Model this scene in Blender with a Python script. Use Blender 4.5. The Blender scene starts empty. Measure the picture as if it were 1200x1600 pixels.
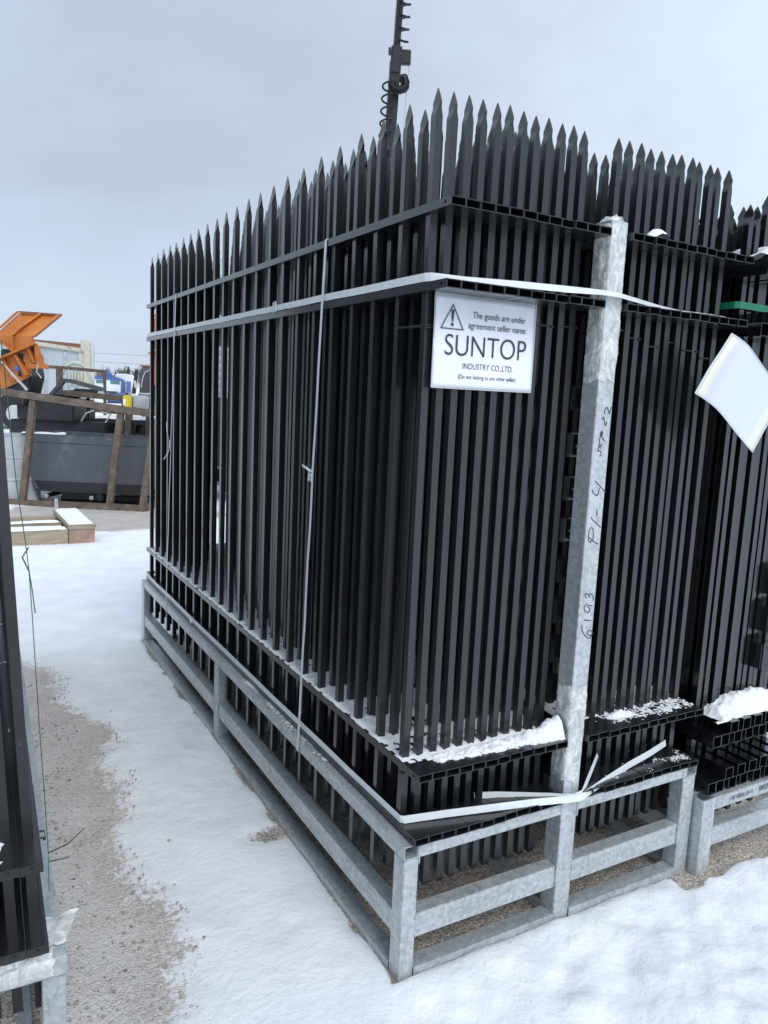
import bpy, bmesh, math, random
import numpy as np
from mathutils import Vector, Matrix, noise
random.seed(7); rng = np.random.default_rng(7)
SC = bpy.context.scene
COL = SC.collection
R = math.radians
# ------------------------------------------------------------------ camera
CAM = Vector((-0.98762, -1.53356, 1.52542))
YAW, PITCH, ROLL, FPX = R(29.8451), R(-8.4367), R(2.6524), 1198.62
fwd = Vector((math.sin(YAW)*math.cos(PITCH), math.cos(YAW)*math.cos(PITCH), math.sin(PITCH)))
rt0 = Vector((math.cos(YAW), -math.sin(YAW), 0)); up0 = rt0.cross(fwd)
RT = rt0*math.cos(ROLL)+up0*math.sin(ROLL); UP = -rt0*math.sin(ROLL)+up0*math.cos(ROLL)
cd = bpy.data.cameras.new('camera'); cam = bpy.data.objects.new('camera', cd); COL.objects.link(cam)
m = Matrix((RT, UP, -fwd)).transposed().to_4x4(); m.translation = CAM; cam.matrix_world = m
cd.sensor_fit = 'VERTICAL'; cd.sensor_height = 36; cd.lens = FPX/1600*36
cd.clip_start = 0.05; cd.clip_end = 3000
SC.camera = cam
# ------------------------------------------------------------------ sky, sun, exposure
SUN_EL, SUN_AZ = R(48), R(178)      # azimuth clockwise from +Y: behind the camera, along the aisle
w = bpy.data.worlds.new("World"); SC.world = w; w.use_nodes = True
nt = w.node_tree; nt.nodes.clear()
def wn(t, **k):
    n = nt.nodes.new(t)
    for a, b in k.items(): setattr(n, a, b)
    return n
out = wn('ShaderNodeOutputWorld'); bg = wn('ShaderNodeBackground')
sky = wn('ShaderNodeTexSky', sky_type='NISHITA', sun_disc=False, sun_elevation=SUN_EL, sun_rotation=SUN_AZ)
tc = wn('ShaderNodeTexCoord'); mp = wn('ShaderNodeMapping'); mp.inputs['Scale'].default_value = (1.0, 1.0, 2.6)
mp.inputs['Location'].default_value = (3.1, 0.4, 0.35)
n1 = wn('ShaderNodeTexNoise'); n1.inputs['Scale'].default_value = 1.25; n1.inputs['Detail'].default_value = 5; n1.inputs['Roughness'].default_value = .55; n1.inputs['Distortion'].default_value = .25
cr = wn('ShaderNodeValToRGB'); cr.color_ramp.elements[0].position = .34; cr.color_ramp.elements[0].color = (.50, .565, .665, 1)
cr.color_ramp.elements[1].position = .62; cr.color_ramp.elements[1].color = (.58, .68, .80, 1)
e = cr.color_ramp.elements.new(.47); e.color = (.56, .65, .77, 1)
sc_ = wn('ShaderNodeVectorMath', operation='SCALE'); sc_.inputs['Scale'].default_value = .1
mx = wn('ShaderNodeMix', data_type='RGBA'); mx.inputs['Factor'].default_value = .93
L = nt.links.new
L(tc.outputs['Generated'], mp.inputs['Vector']); L(mp.outputs[0], n1.inputs['Vector']); L(n1.outputs['Fac'], cr.inputs['Fac'])
L(sky.outputs['Color'], sc_.inputs[0]); L(sc_.outputs[0], mx.inputs['A']); L(cr.outputs['Color'], mx.inputs['B'])
dn_ = wn('ShaderNodeVectorMath', operation='DOT_PRODUCT'); dn_.inputs[1].default_value = (.186, .926, .330)
nrm = wn('ShaderNodeVectorMath', operation='NORMALIZE'); L(tc.outputs['Generated'], nrm.inputs[0]); L(nrm.outputs[0], dn_.inputs[0])
n2 = wn('ShaderNodeTexNoise'); n2.inputs['Scale'].default_value = 3.2; n2.inputs['Detail'].default_value = 5; L(tc.outputs['Generated'], n2.inputs['Vector'])
ma = wn('ShaderNodeMath', operation='MULTIPLY_ADD'); ma.inputs[1].default_value = .16; L(n2.outputs['Fac'], ma.inputs[0]); L(dn_.outputs['Value'], ma.inputs[2])
mr_ = wn('ShaderNodeMapRange', interpolation_type='SMOOTHSTEP'); mr_.inputs['From Min'].default_value = .965; mr_.inputs['From Max'].default_value = 1.07; mr_.inputs['To Max'].default_value = .85; L(ma.outputs[0], mr_.inputs['Value'])
mb_ = wn('ShaderNodeMix', data_type='RGBA', blend_type='MULTIPLY'); mb_.inputs['B'].default_value = (.76, .76, .80, 1); L(mr_.outputs[0], mb_.inputs['Factor']); L(mx.outputs['Result'], mb_.inputs['A'])
L(mb_.outputs['Result'], bg.inputs['Color']); bg.inputs['Strength'].default_value = 1.0; L(bg.outputs[0], out.inputs['Surface'])
sd = bpy.data.lights.new('sun', 'SUN'); sd.energy = 1.3; sd.angle = R(30); sd.color = (1, .98, .97)
so = bpy.data.objects.new('sun', sd); COL.objects.link(so)
sdir = Vector((math.sin(SUN_AZ)*math.cos(SUN_EL), math.cos(SUN_AZ)*math.cos(SUN_EL), math.sin(SUN_EL)))
so.rotation_euler = sdir.to_track_quat('Z', 'Y').to_euler(); so.location = (0, 0, 20)
SC.view_settings.view_transform = 'Standard'; SC.view_settings.look = 'None'; SC.view_settings.gamma = 1
SC.view_settings.exposure = 0.45
SC.cycles.max_bounces = 8; SC.cycles.diffuse_bounces = 5; SC.cycles.glossy_bounces = 4; SC.cycles.transparent_max_bounces = 12

# ------------------------------------------------------------------ helpers
class MB:
    def __init__(s): s.v = []; s.f = []
    def add(s, vs, fs):
        o = len(s.v); s.v += [tuple(v) for v in vs]; s.f += [tuple(i+o for i in f) for f in fs]; return s
    def box(s, x0, x1, y0, y1, z0, z1, M=None):
        vs = [Vector((x, y, z)) for z in (z0, z1) for y in (y0, y1) for x in (x0, x1)]
        if M: vs = [M @ v for v in vs]
        return s.add(vs, [(0, 2, 3, 1), (4, 5, 7, 6), (0, 1, 5, 4), (2, 6, 7, 3), (0, 4, 6, 2), (1, 3, 7, 5)])
    def prism(s, poly, axis, a0, a1):   # poly of 2D points in the other two axes (order x,y,z)
        n = len(poly)
        def P(p, a):
            l = list(p); l.insert(axis, a); return l
        return s.add([P(p, a0) for p in poly]+[P(p, a1) for p in poly],
                     [tuple(range(n))[::-1], tuple(range(n, 2*n))]+[(i, (i+1) % n, n+(i+1) % n, n+i) for i in range(n)])
    def bar(s, p0, p1, wd, h, up=(0, 0, 1)):
        p0 = Vector(p0); p1 = Vector(p1); d = (p1-p0).normalized(); u = Vector(up)
        sd_ = d.cross(u).normalized()*wd/2; u = sd_.cross(d).normalized()*h/2
        vs = [p+a*sd_+b*u for p in (p0, p1) for a, b in ((-1, -1), (1, -1), (1, 1), (-1, 1))]
        return s.add(vs, [(0, 1, 2, 3), (7, 6, 5, 4)]+[(i, 4+i, 4+(i+1) % 4, (i+1) % 4) for i in range(4)])
    def hollow(s, axis, a0, a1, u0, u1, v0, v1, t=.003):
        """open ended rectangular tube along axis; u,v = the other two axes in x,y,z order"""
        def ring(a, i):
            r_ = []
            for (u, v) in ((u0+i, v0+i), (u1-i, v0+i), (u1-i, v1-i), (u0+i, v1-i)):
                l = [u, v]; l.insert(axis, a); r_.append(l)
            return r_
        vs = ring(a0, 0)+ring(a1, 0)+ring(a0, t)+ring(a1, t); fs = []
        for i in range(4):
            j = (i+1) % 4
            fs += [(i, j, 4+j, 4+i), (8+j, 8+i, 12+i, 12+j), (j, i, 8+i, 8+j), (4+i, 4+j, 12+j, 12+i)]
        return s.add(vs, fs)
    def tube(s, pts, r, n=6, cap=True):
        pts = [Vector(p) for p in pts]; N = len(pts); rr = r if isinstance(r, (list, tuple)) else [r]*N
        up = None; rings = []
        for i, p in enumerate(pts):
            d = (pts[min(i+1, N-1)]-pts[max(i-1, 0)]).normalized()
            if up is None: up = d.orthogonal().normalized()
            up = (up-d*up.dot(d)).normalized(); sdv = d.cross(up)
            rings += [p+rr[i]*(math.cos(a)*up+math.sin(a)*sdv) for a in [2*math.pi*k/n for k in range(n)]]
        fs = [(i*n+k, i*n+(k+1) % n, (i+1)*n+(k+1) % n, (i+1)*n+k) for i in range(N-1) for k in range(n)]
        if cap: fs += [tuple(range(n))[::-1], tuple(range((N-1)*n, N*n))]
        return s.add(rings, fs)
    def ribbon(s, pts, wv, wd, t):
        """flat strap: pts path, wv width direction per point"""
        pts = [Vector(p) for p in pts]; N = len(pts); vs = []
        wvs = wv if isinstance(wv, list) else [wv]*N
        wds = wd if isinstance(wd, list) else [wd]*N
        for i, p in enumerate(pts):
            d = (pts[min(i+1, N-1)]-pts[max(i-1, 0)]).normalized(); W = Vector(wvs[i]).normalized()
            nn = d.cross(W).normalized(); W = W*wds[i]/2; h = nn*t/2
            vs += [p-W-h, p+W-h, p+W+h, p-W+h]
        fs = [(i*4+k, i*4+(k+1) % 4, i*4+4+(k+1) % 4, i*4+4+k) for i in range(N-1) for k in range(4)]
        fs += [(3, 2, 1, 0), tuple(range((N-1)*4, N*4))]
        return s.add(vs, fs)
    def mesh(s, name, bevel=0, smooth=False, recalc=True):
        me = bpy.data.meshes.new(name); me.from_pydata([tuple(v) for v in s.v], [], s.f)
        if recalc or bevel:
            bm = bmesh.new(); bm.from_mesh(me)
            bmesh.ops.recalc_face_normals(bm, faces=bm.faces)
            if bevel:
                ed = [e_ for e_ in bm.edges if len(e_.link_faces) == 2 and e_.calc_face_angle(0) > .6]
                bmesh.ops.bevel(bm, geom=ed, offset=bevel, segments=2, affect='EDGES', clamp_overlap=True)
            bm.to_mesh(me); bm.free()
        if smooth: me.polygons.foreach_set('use_smooth', [True]*len(me.polygons))
        return me
    def build(s, name, mat, parent=None, bevel=0, smooth=False, loc=(0, 0, 0)):
        return link(name, s.mesh(name, bevel, smooth), mat, parent, loc)
def link(name, me, mat, parent=None, loc=(0, 0, 0)):
    o = bpy.data.objects.new(name, me); COL.objects.link(o)
    if mat is not None and not me.materials: me.materials.append(mat)
    o.location = loc
    if parent: o.parent = parent
    return o
def tag(o, label=None, cat=None, group=None, kind=None):
    if label: o['label'] = label
    if cat: o['category'] = cat
    if group: o['group'] = group
    if kind: o['kind'] = kind
    return o
def thing(name, label, cat, loc=(0, 0, 0), rot=(0, 0, 0), group=None):
    o = bpy.data.objects.new(name, None); COL.objects.link(o); o.location = loc; o.rotation_euler = rot
    o.empty_display_size = .1
    return tag(o, label, cat, group)
def nz(x, y, z=0, s=1): return noise.noise(Vector((x*s, y*s, z*s)))
def fbm(x, y, z=0, s=1, o=4): return noise.fractal(Vector((x*s, y*s, z*s)), 1.0, 2.0, o)
ORD = ['first', 'second', 'third', 'fourth', 'fifth', 'sixth', 'seventh', 'eighth', 'ninth', 'tenth', 'eleventh', 'twelfth', 'thirteenth', 'fourteenth']

# ------------------------------------------------------------------ materials
def mat(name):
    m_ = bpy.data.materials.new(name); m_.use_nodes = True; t = m_.node_tree
    return m_, t, t.nodes['Principled BSDF']
def N(t, typ, **k):
    n = t.nodes.new(typ)
    for a, b in k.items():
        if a in n.inputs: n.inputs[a].default_value = b
        else: setattr(n, a, b)
    return n
def simple(name, col, rough=.5, metal=0, var=.15, scale=8, bump=0, bscale=60, spec=.5, grime=None, gscale=3, coat=0, stretch=None):
    m_, t, p = mat(name)
    co = N(t, 'ShaderNodeTexCoord'); src = co.outputs['Object']
    if stretch:
        mp_ = N(t, 'ShaderNodeMapping'); mp_.inputs['Scale'].default_value = stretch; t.links.new(src, mp_.inputs[0]); src = mp_.outputs[0]
    n = N(t, 'ShaderNodeTexNoise', Scale=scale, Detail=5); t.links.new(src, n.inputs['Vector'])
    r_ = N(t, 'ShaderNodeValToRGB'); c = Vector(col)
    r_.color_ramp.elements[0].position = .3; r_.color_ramp.elements[1].position = .7
    r_.color_ramp.elements[0].color = (*[max(0, x*(1-var)) for x in col], 1); r_.color_ramp.elements[1].color = (*[min(1, x*(1+var)) for x in col], 1)
    t.links.new(n.outputs['Fac'], r_.inputs['Fac']); colout = r_.outputs['Color']
    if grime:
        g = N(t, 'ShaderNodeTexNoise', Scale=gscale, Detail=8, Roughness=.7); t.links.new(src, g.inputs['Vector'])
        gr = N(t, 'ShaderNodeValToRGB'); gr.color_ramp.elements[0].position = .54; gr.color_ramp.elements[1].position = .68
        t.links.new(g.outputs['Fac'], gr.inputs['Fac'])
        mm = N(t, 'ShaderNodeMix', data_type='RGBA'); t.links.new(gr.outputs['Color'], mm.inputs['Factor']); t.links.new(colout, mm.inputs['A']); mm.inputs['B'].default_value = (*grime, 1)
        colout = mm.outputs['Result']
    t.links.new(colout, p.inputs['Base Color'])
    rr = N(t, 'ShaderNodeMapRange'); rr.inputs['To Min'].default_value = rough*.8; rr.inputs['To Max'].default_value = min(1, rough*1.25)
    t.links.new(n.outputs['Fac'], rr.inputs['Value']); t.links.new(rr.outputs[0], p.inputs['Roughness'])
    p.inputs['Metallic'].default_value = metal; p.inputs['Specular IOR Level'].default_value = spec; p.inputs['Coat Weight'].default_value = coat
    if bump:
        b = N(t, 'ShaderNodeTexNoise', Scale=bscale, Detail=4); t.links.new(src, b.inputs['Vector'])
        bb = N(t, 'ShaderNodeBump', Strength=bump, Distance=.004); t.links.new(b.outputs['Fac'], bb.inputs['Height']); t.links.new(bb.outputs[0], p.inputs['Normal'])
    return m_
def paint_mat(name, base, rough, coat=0):
    """powder coated steel: faint per-piece tone, dust flecks, fine orange peel"""
    m_, t, p = mat(name)
    co = N(t, 'ShaderNodeTexCoord'); oi = N(t, 'ShaderNodeObjectInfo')
    n = N(t, 'ShaderNodeTexNoise', Scale=3, Detail=6); mp_ = N(t, 'ShaderNodeMapping'); mp_.inputs['Scale'].default_value = (6, 6, 1)
    ad = N(t, 'ShaderNodeVectorMath', operation='ADD'); t.links.new(co.outputs['Object'], ad.inputs[0]); t.links.new(oi.outputs['Random'], ad.inputs[1])
    t.links.new(ad.outputs[0], mp_.inputs[0]); t.links.new(mp_.outputs[0], n.inputs['Vector'])
    a = N(t, 'ShaderNodeMapRange'); a.inputs['From Min'].default_value = .3; a.inputs['From Max'].default_value = .7; a.inputs['To Min'].default_value = .8; a.inputs['To Max'].default_value = 1.2
    t.links.new(n.outputs['Fac'], a.inputs['Value'])
    b = N(t, 'ShaderNodeMapRange'); b.inputs['To Min'].default_value = .85; b.inputs['To Max'].default_value = 1.15; t.links.new(oi.outputs['Random'], b.inputs['Value'])
    mu = N(t, 'ShaderNodeMath', operation='MULTIPLY'); t.links.new(a.outputs[0], mu.inputs[0]); t.links.new(b.outputs[0], mu.inputs[1])
    sc1 = N(t, 'ShaderNodeVectorMath', operation='SCALE'); sc1.inputs[0].default_value = base; t.links.new(mu.outputs[0], sc1.inputs['Scale'])
    fl = N(t, 'ShaderNodeTexNoise', Scale=180, Detail=2); t.links.new(ad.outputs[0], fl.inputs['Vector'])
    fr = N(t, 'ShaderNodeValToRGB'); fr.color_ramp.elements[0].position = .70; fr.color_ramp.elements[1].position = .76; fr.color_ramp.elements[1].color = (.6, .6, .6, 1)
    t.links.new(fl.outputs['Fac'], fr.inputs['Fac'])
    mm = N(t, 'ShaderNodeMix', data_type='RGBA'); t.links.new(fr.outputs['Color'], mm.inputs['Factor']); t.links.new(sc1.outputs[0], mm.inputs['A']); mm.inputs['B'].default_value = (.14, .15, .17, 1)
    t.links.new(mm.outputs['Result'], p.inputs['Base Color'])
    rr = N(t, 'ShaderNodeMapRange'); rr.inputs['To Min'].default_value = rough*.75; rr.inputs['To Max'].default_value = rough*1.25; t.links.new(n.outputs['Fac'], rr.inputs['Value']); t.links.new(rr.outputs[0], p.inputs['Roughness'])
    bn = N(t, 'ShaderNodeTexNoise', Scale=500, Detail=1); t.links.new(co.outputs['Object'], bn.inputs['Vector'])
    bb = N(t, 'ShaderNodeBump', Strength=.12, Distance=.001); t.links.new(bn.outputs['Fac'], bb.inputs['Height']); t.links.new(bb.outputs[0], p.inputs['Normal'])
    p.inputs['Coat Weight'].default_value = coat; p.inputs['Coat Roughness'].default_value = .12
    return m_
def galv_mat(name, ax=2, tone=1.0):
    """hot dip galvanised steel: spangle, drawn streaks, white and dark stains"""
    m_, t, p = mat(name); co = N(t, 'ShaderNodeTexCoord')
    v = N(t, 'ShaderNodeTexVoronoi', Scale=95); t.links.new(co.outputs['Object'], v.inputs['Vector'])
    bw = N(t, 'ShaderNodeRGBToBW'); t.links.new(v.outputs['Color'], bw.inputs[0])
    ms_ = N(t, 'ShaderNodeMapping'); sc3 = [1.0, 1.0, 1.0]; sc3[ax] = .09; ms_.inputs['Scale'].default_value = sc3; t.links.new(co.outputs['Object'], ms_.inputs[0])
    n = N(t, 'ShaderNodeTexNoise', Scale=30, Detail=9, Roughness=.72); t.links.new(ms_.outputs[0], n.inputs['Vector'])
    r1 = N(t, 'ShaderNodeValToRGB'); els = r1.color_ramp.elements
    els[0].position = .3; els[0].color = (.39*tone, .42*tone, .43*tone, 1); els[1].position = .7; els[1].color = (.60*tone, .635*tone, .65*tone, 1)
    t.links.new(n.outputs['Fac'], r1.inputs['Fac'])
    mm = N(t, 'ShaderNodeMix', data_type='RGBA', blend_type='OVERLAY'); mm.inputs['Factor'].default_value = .22
    t.links.new(r1.outputs['Color'], mm.inputs['A']); t.links.new(bw.outputs[0], mm.inputs['B'])
    g = N(t, 'ShaderNodeTexNoise', Scale=26, Detail=9, Roughness=.75); t.links.new(co.outputs['Object'], g.inputs['Vector'])
    gr = N(t, 'ShaderNodeValToRGB'); gr.color_ramp.elements[0].position = .56; gr.color_ramp.elements[1].position = .7; gr.color_ramp.elements[1].color = (.3, .3, .3, 1); t.links.new(g.outputs['Fac'], gr.inputs['Fac'])
    m2 = N(t, 'ShaderNodeMix', data_type='RGBA'); t.links.new(gr.outputs['Color'], m2.inputs['Factor']); t.links.new(mm.outputs['Result'], m2.inputs['A']); m2.inputs['B'].default_value = (.24, .22, .19, 1)
    g3 = N(t, 'ShaderNodeTexNoise', Scale=24, Detail=9, Roughness=.7); mp_ = N(t, 'ShaderNodeMapping'); mp_.inputs['Location'].default_value = (5, 9, 2)
    t.links.new(co.outputs['Object'], mp_.inputs[0]); t.links.new(mp_.outputs[0], g3.inputs['Vector'])
    gr3 = N(t, 'ShaderNodeValToRGB'); gr3.color_ramp.elements[0].position = .56; gr3.color_ramp.elements[1].position = .72; gr3.color_ramp.elements[1].color = (.55, .55, .55, 1); t.links.new(g3.outputs['Fac'], gr3.inputs['Fac'])
    m3 = N(t, 'ShaderNodeMix', data_type='RGBA'); t.links.new(gr3.outputs['Color'], m3.inputs['Factor']); t.links.new(m2.outputs['Result'], m3.inputs['A']); m3.inputs['B'].default_value = (.66, .69, .7, 1)
    t.links.new(m3.outputs['Result'], p.inputs['Base Color'])
    rr = N(t, 'ShaderNodeMapRange'); rr.inputs['To Min'].default_value = .28; rr.inputs['To Max'].default_value = .62; t.links.new(g.outputs['Fac'], rr.inputs['Value']); t.links.new(rr.outputs[0], p.inputs['Roughness'])
    me_ = N(t, 'ShaderNodeMapRange'); me_.inputs['To Min'].default_value = .5; me_.inputs['To Max'].default_value = .2; t.links.new(gr3.outputs['Color'], me_.inputs['Value']); t.links.new(me_.outputs[0], p.inputs['Metallic'])
    bb = N(t, 'ShaderNodeBump', Strength=.25, Distance=.002); t.links.new(g3.outputs['Fac'], bb.inputs['Height']); t.links.new(bb.outputs[0], p.inputs['Normal'])
    return m_
def snow_mat(name):
    m_, t, p = mat(name); co = N(t, 'ShaderNodeTexCoord')
    n = N(t, 'ShaderNodeTexNoise', Scale=220, Detail=5, Roughness=.7); t.links.new(co.outputs['Object'], n.inputs['Vector'])
    r_ = N(t, 'ShaderNodeValToRGB'); r_.color_ramp.elements[0].color = (.72, .75, .79, 1); r_.color_ramp.elements[1].color = (.9, .92, .94, 1); r_.color_ramp.elements[0].position = .3; r_.color_ramp.elements[1].position = .6
    t.links.new(n.outputs['Fac'], r_.inputs['Fac']); t.links.new(r_.outputs['Color'], p.inputs['Base Color']); p.inputs['Roughness'].default_value = .75
    p.inputs['Subsurface Weight'].default_value = .3; p.inputs['Subsurface Radius'].default_value = (.012, .016, .02); p.inputs['Subsurface Scale'].default_value = .5
    b = N(t, 'ShaderNodeBump', Strength=.7, Distance=.004); t.links.new(n.outputs['Fac'], b.inputs['Height']); t.links.new(b.outputs[0], p.inputs['Normal'])
    return m_
M_BLACK = paint_mat('black_powder_coat', (.0075, .0088, .0115), .40, coat=.60)
M_GLOSS = paint_mat('glossy_black_enamel', (.005, .0056, .007), .2, coat=.6)
M_GALV = galv_mat('galvanised_steel', 2); M_GALVS = [galv_mat('galvanised_steel_x', 0), galv_mat('galvanised_steel_y', 1), M_GALV]; M_SNOW = snow_mat('snow')
M_TIE = simple('black_nylon', (.02, .02, .022), .45)
M_STRAP = simple('white_strap_plastic', (.70, .74, .76), .38, var=.06, scale=40, bump=.15, bscale=900)
M_GREENSTRAP = simple('green_strap_plastic', (.02, .24, .13), .35, var=.1, scale=40)
M_PAPER = simple('laminated_paper', (.80, .83, .90), .3, var=.04, scale=9, coat=.5, bump=.35, bscale=14)
M_INK = simple('printed_ink', (.035, .035, .045), .5, var=.1)
M_MARKER = simple('marker_ink', (.03, .035, .05), .5)

# ------------------------------------------------------------------ ground
def vnoise(x, y, seed):
    r_ = np.random.default_rng(seed); T = r_.random((256, 256))
    xi = np.floor(x).astype(int); yi = np.floor(y).astype(int); fx = x-xi; fy = y-yi
    fx = fx*fx*(3-2*fx); fy = fy*fy*(3-2*fy); g = lambda a, b: T[a % 256, b % 256]
    return (g(xi, yi)*(1-fx)+g(xi+1, yi)*fx)*(1-fy)+(g(xi, yi+1)*(1-fx)+g(xi+1, yi+1)*fx)*fy
def nf(x, y, s, seed, o=4, g=.5):
    a = 0; amp = 1; tot = 0
    for k in range(o): a = a+amp*vnoise(x*s*2**k+k*17.3, y*s*2**k+k*9.1, seed+k); tot += amp; amp *= g
    return a/tot
def axis(lo, hi, step, far):
    a = list(np.arange(lo, hi+1e-6, step)); st = step
    r_ = []; x = hi
    while x < far: st *= 1.16; x += st; r_.append(x)
    l_ = []; st = step; x = lo
    while x > -far: st *= 1.16; x -= st; l_.append(x)
    return np.array(l_[::-1]+a+r_)
def sstep(a, b, x):
    t_ = np.clip((x-a)/(b-a), 0, 1); return t_*t_*(3-2*t_)
def gravel_mask(X, Y):
    """1 where gravel is bare, 0 where snow lies; second result: how much the gravel is dusted with snow"""
    wob = (nf(X, Y, 2.2, 11, 4)-.5)*.30+(nf(X, Y, 14, 12, 4)-.5)*.16
    edge = np.interp(Y, [-2, .19, .49, 1.05, 1.52, 2.44, 2.95], [-.60, -.54, -.47, -.43, -.45, -.48, -.60])
    left = sstep(.17, -.20, X+wob*.9-edge)*sstep(3.15, 2.65, Y+wob*.8)*sstep(-2.6, -2.2, X)
    w2 = (nf(X, Y, 9, 31, 3)-.5)*.06
    rack = sstep(-.022, -.002, X+w2*.6)*sstep(1.18, 1.12, X)*sstep(-.014, .0, Y+w2*.15)*sstep(3.12, 3.06, Y+w2)
    spill = sstep(.16, .04, ((X+.05)**2/1.0+(Y-.78)**2/.25)**.5+wob*.2)*.7
    right = sstep(1.02, 1.06, X+w2)*sstep(-.085, -.055, Y+w2-.0)*sstep(3.2, 3.0, Y)*sstep(2.5, 2.3, X)
    lrack = sstep(-.78, -.84, X)*sstep(-.3, -.1, Y)*sstep(3.1, 3.0, Y)
    back = sstep(.40, .15, (((X-.75)/1.5)**2+((Y-8.0)/1.5)**2)**.5+wob*.8-.55)
    g = np.maximum.reduce([left, rack, spill, right, lrack, back])
    dust = np.clip(left-np.maximum(rack, lrack), 0, 1)*.95+back*.5
    return np.clip(g, 0, 1), np.clip(dust, 0, 1)
def make_ground():
    xs = axis(-1.6, 2.1, .018, 900); ys = axis(-.9, 5.2, .018, 900)
    X, Y = np.meshgrid(xs, ys, indexing='xy'); g, d = gravel_mask(X, Y)
    near = sstep(14, 6, np.hypot(X, Y-2))
    foot = np.clip((nf(X+.3, Y, 7, 51, 3)-.5)*2, -1, 1)*sstep(-.05, -.3, Y)*sstep(-.2, .3, X)
    trod = sstep(.46, .60, nf(X, Y, 1.3, 71, 3)); sn = .018+.010*(nf(X, Y, 1.6, 21, 3)-.5)+.010*(nf(X, Y, 5, 22, 4)-.5)+(.004+.010*trod)*(nf(X, Y, 26, 25, 4)-.5)+.022*foot+.030*sstep(-.02, -.2, Y)*(nf(X, Y, 13, 29, 4)-.5)
    # trodden lumps right at the front and small drifts against the base beams
    sn = sn+.018*sstep(.10, .0, np.abs(Y+.07))*sstep(-.1, .1, X)*sstep(1.1, .9, X)*nf(X, Y, 12, 61, 3)
    gr = .004*(nf(X, Y, 30, 23, 3)-.5)+.006*(nf(X, Y, 6, 24, 2)-.5)
    Z = (1-g)*np.maximum(sn, .006)*near+g*gr*near-(1-near)*0.0
    V = np.stack([X.ravel(), Y.ravel(), Z.ravel()], 1); nx, ny = len(xs), len(ys)
    i = np.arange(nx-1)[None, :]+np.arange(ny-1)[:, None]*nx
    F = np.stack([i, i+1, i+nx+1, i+nx], -1).reshape(-1, 4)
    me = bpy.data.meshes.new('ground'); me.vertices.add(len(V)); me.vertices.foreach_set('co', V.ravel().astype(np.float32))
    me.loops.add(F.size); me.loops.foreach_set('vertex_index', F.ravel().astype(np.int32))
    me.polygons.add(len(F)); me.polygons.foreach_set('loop_start', np.arange(0, F.size, 4, dtype=np.int32)); me.update(calc_edges=True)
    me.polygons.foreach_set('use_smooth', [True]*len(F))
    for nm, arr in (('gravel', g), ('dust', d)):
        at = me.attributes.new(nm, 'FLOAT', 'POINT'); at.data.foreach_set('value', arr.ravel().astype(np.float32))
    m_, t, p = mat('snow_and_gravel'); co = N(t, 'ShaderNodeTexCoord'); lk = t.links.new; O = co.outputs['Object']
    ag = N(t, 'ShaderNodeAttribute', attribute_name='gravel'); ad = N(t, 'ShaderNodeAttribute', attribute_name='dust')
    fn = N(t, 'ShaderNodeTexNoise', Scale=55, Detail=8, Roughness=.75); lk(O, fn.inputs['Vector'])
    # gravel
    v = N(t, 'ShaderNodeTexVoronoi', Scale=165); lk(O, v.inputs['Vector']); v2 = N(t, 'ShaderNodeTexVoronoi', Scale=48); lk(O, v2.inputs['Vector'])
    bw = N(t, 'ShaderNodeRGBToBW'); lk(v.outputs['Color'], bw.inputs[0])
    cr_ = N(t, 'ShaderNodeValToRGB'); E_ = cr_.color_ramp.elements; E_[0].color = (.27, .235, .205, 1); E_[1].color = (.66, .61, .54, 1); E_[0].position = .15; E_[1].position = .9
    q = E_.new(.5); q.color = (.42, .375, .325, 1); lk(bw.outputs[0], cr_.inputs['Fac'])
    bn = N(t, 'ShaderNodeTexNoise', Scale=4, Detail=5); lk(O, bn.inputs['Vector'])
    br = N(t, 'ShaderNodeMapRange'); br.inputs['From Min'].default_value = .3; br.inputs['From Max'].default_value = .7; br.inputs['To Min'].default_value = .75; br.inputs['To Max'].default_value = 1.15; lk(bn.outputs['Fac'], br.inputs['Value'])
    gs = N(t, 'ShaderNodeVectorMath', operation='SCALE'); lk(cr_.outputs['Color'], gs.inputs[0]); lk(br.outputs[0], gs.inputs['Scale'])
    # dusting of snow over gravel
    dn = N(t, 'ShaderNodeTexNoise', Scale=130, Detail=6, Roughness=.7); lk(O, dn.inputs['Vector'])
    dl = N(t, 'ShaderNodeTexNoise', Scale=7, Detail=3); lk(O, dl.inputs['Vector'])
    a1 = N(t, 'ShaderNodeMath', operation='MULTIPLY_ADD'); lk(dl.outputs['Fac'], a1.inputs[0]); a1.inputs[1].default_value = .5; lk(dn.outputs['Fac'], a1.inputs[2])
    a2 = N(t, 'ShaderNodeMapRange'); a2.inputs['From Min'].default_value = .36; a2.inputs['From Max'].default_value = .86; lk(a1.outputs[0], a2.inputs['Value'])
    a3 = N(t, 'ShaderNodeMath', operation='MULTIPLY', use_clamp=True); lk(a2.outputs[0], a3.inputs[0]); lk(ad.outputs['Fac'], a3.inputs[1])
    snc = N(t, 'ShaderNodeTexNoise', Scale=5, Detail=7); lk(O, snc.inputs['Vector'])
    sr = N(t, 'ShaderNodeValToRGB'); sr.color_ramp.elements[0].position = .3; sr.color_ramp.elements[1].position = .7; sr.color_ramp.elements[0].color = (.75, .78, .815, 1); sr.color_ramp.elements[1].color = (.87, .885, .91, 1); lk(snc.outputs['Fac'], sr.inputs['Fac'])
    gd = N(t, 'ShaderNodeMix', data_type='RGBA'); lk(a3.outputs[0], gd.inputs['Factor']); lk(gs.outputs[0], gd.inputs['A']); gd.inputs['B'].default_value = (.62, .605, .59, 1)
    # snow / gravel border
    s1 = N(t, 'ShaderNodeMath', operation='MULTIPLY_ADD'); lk(fn.outputs['Fac'], s1.inputs[0]); s1.inputs[1].default_value = 1.5; lk(ag.outputs['Fac'], s1.inputs[2])
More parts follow.
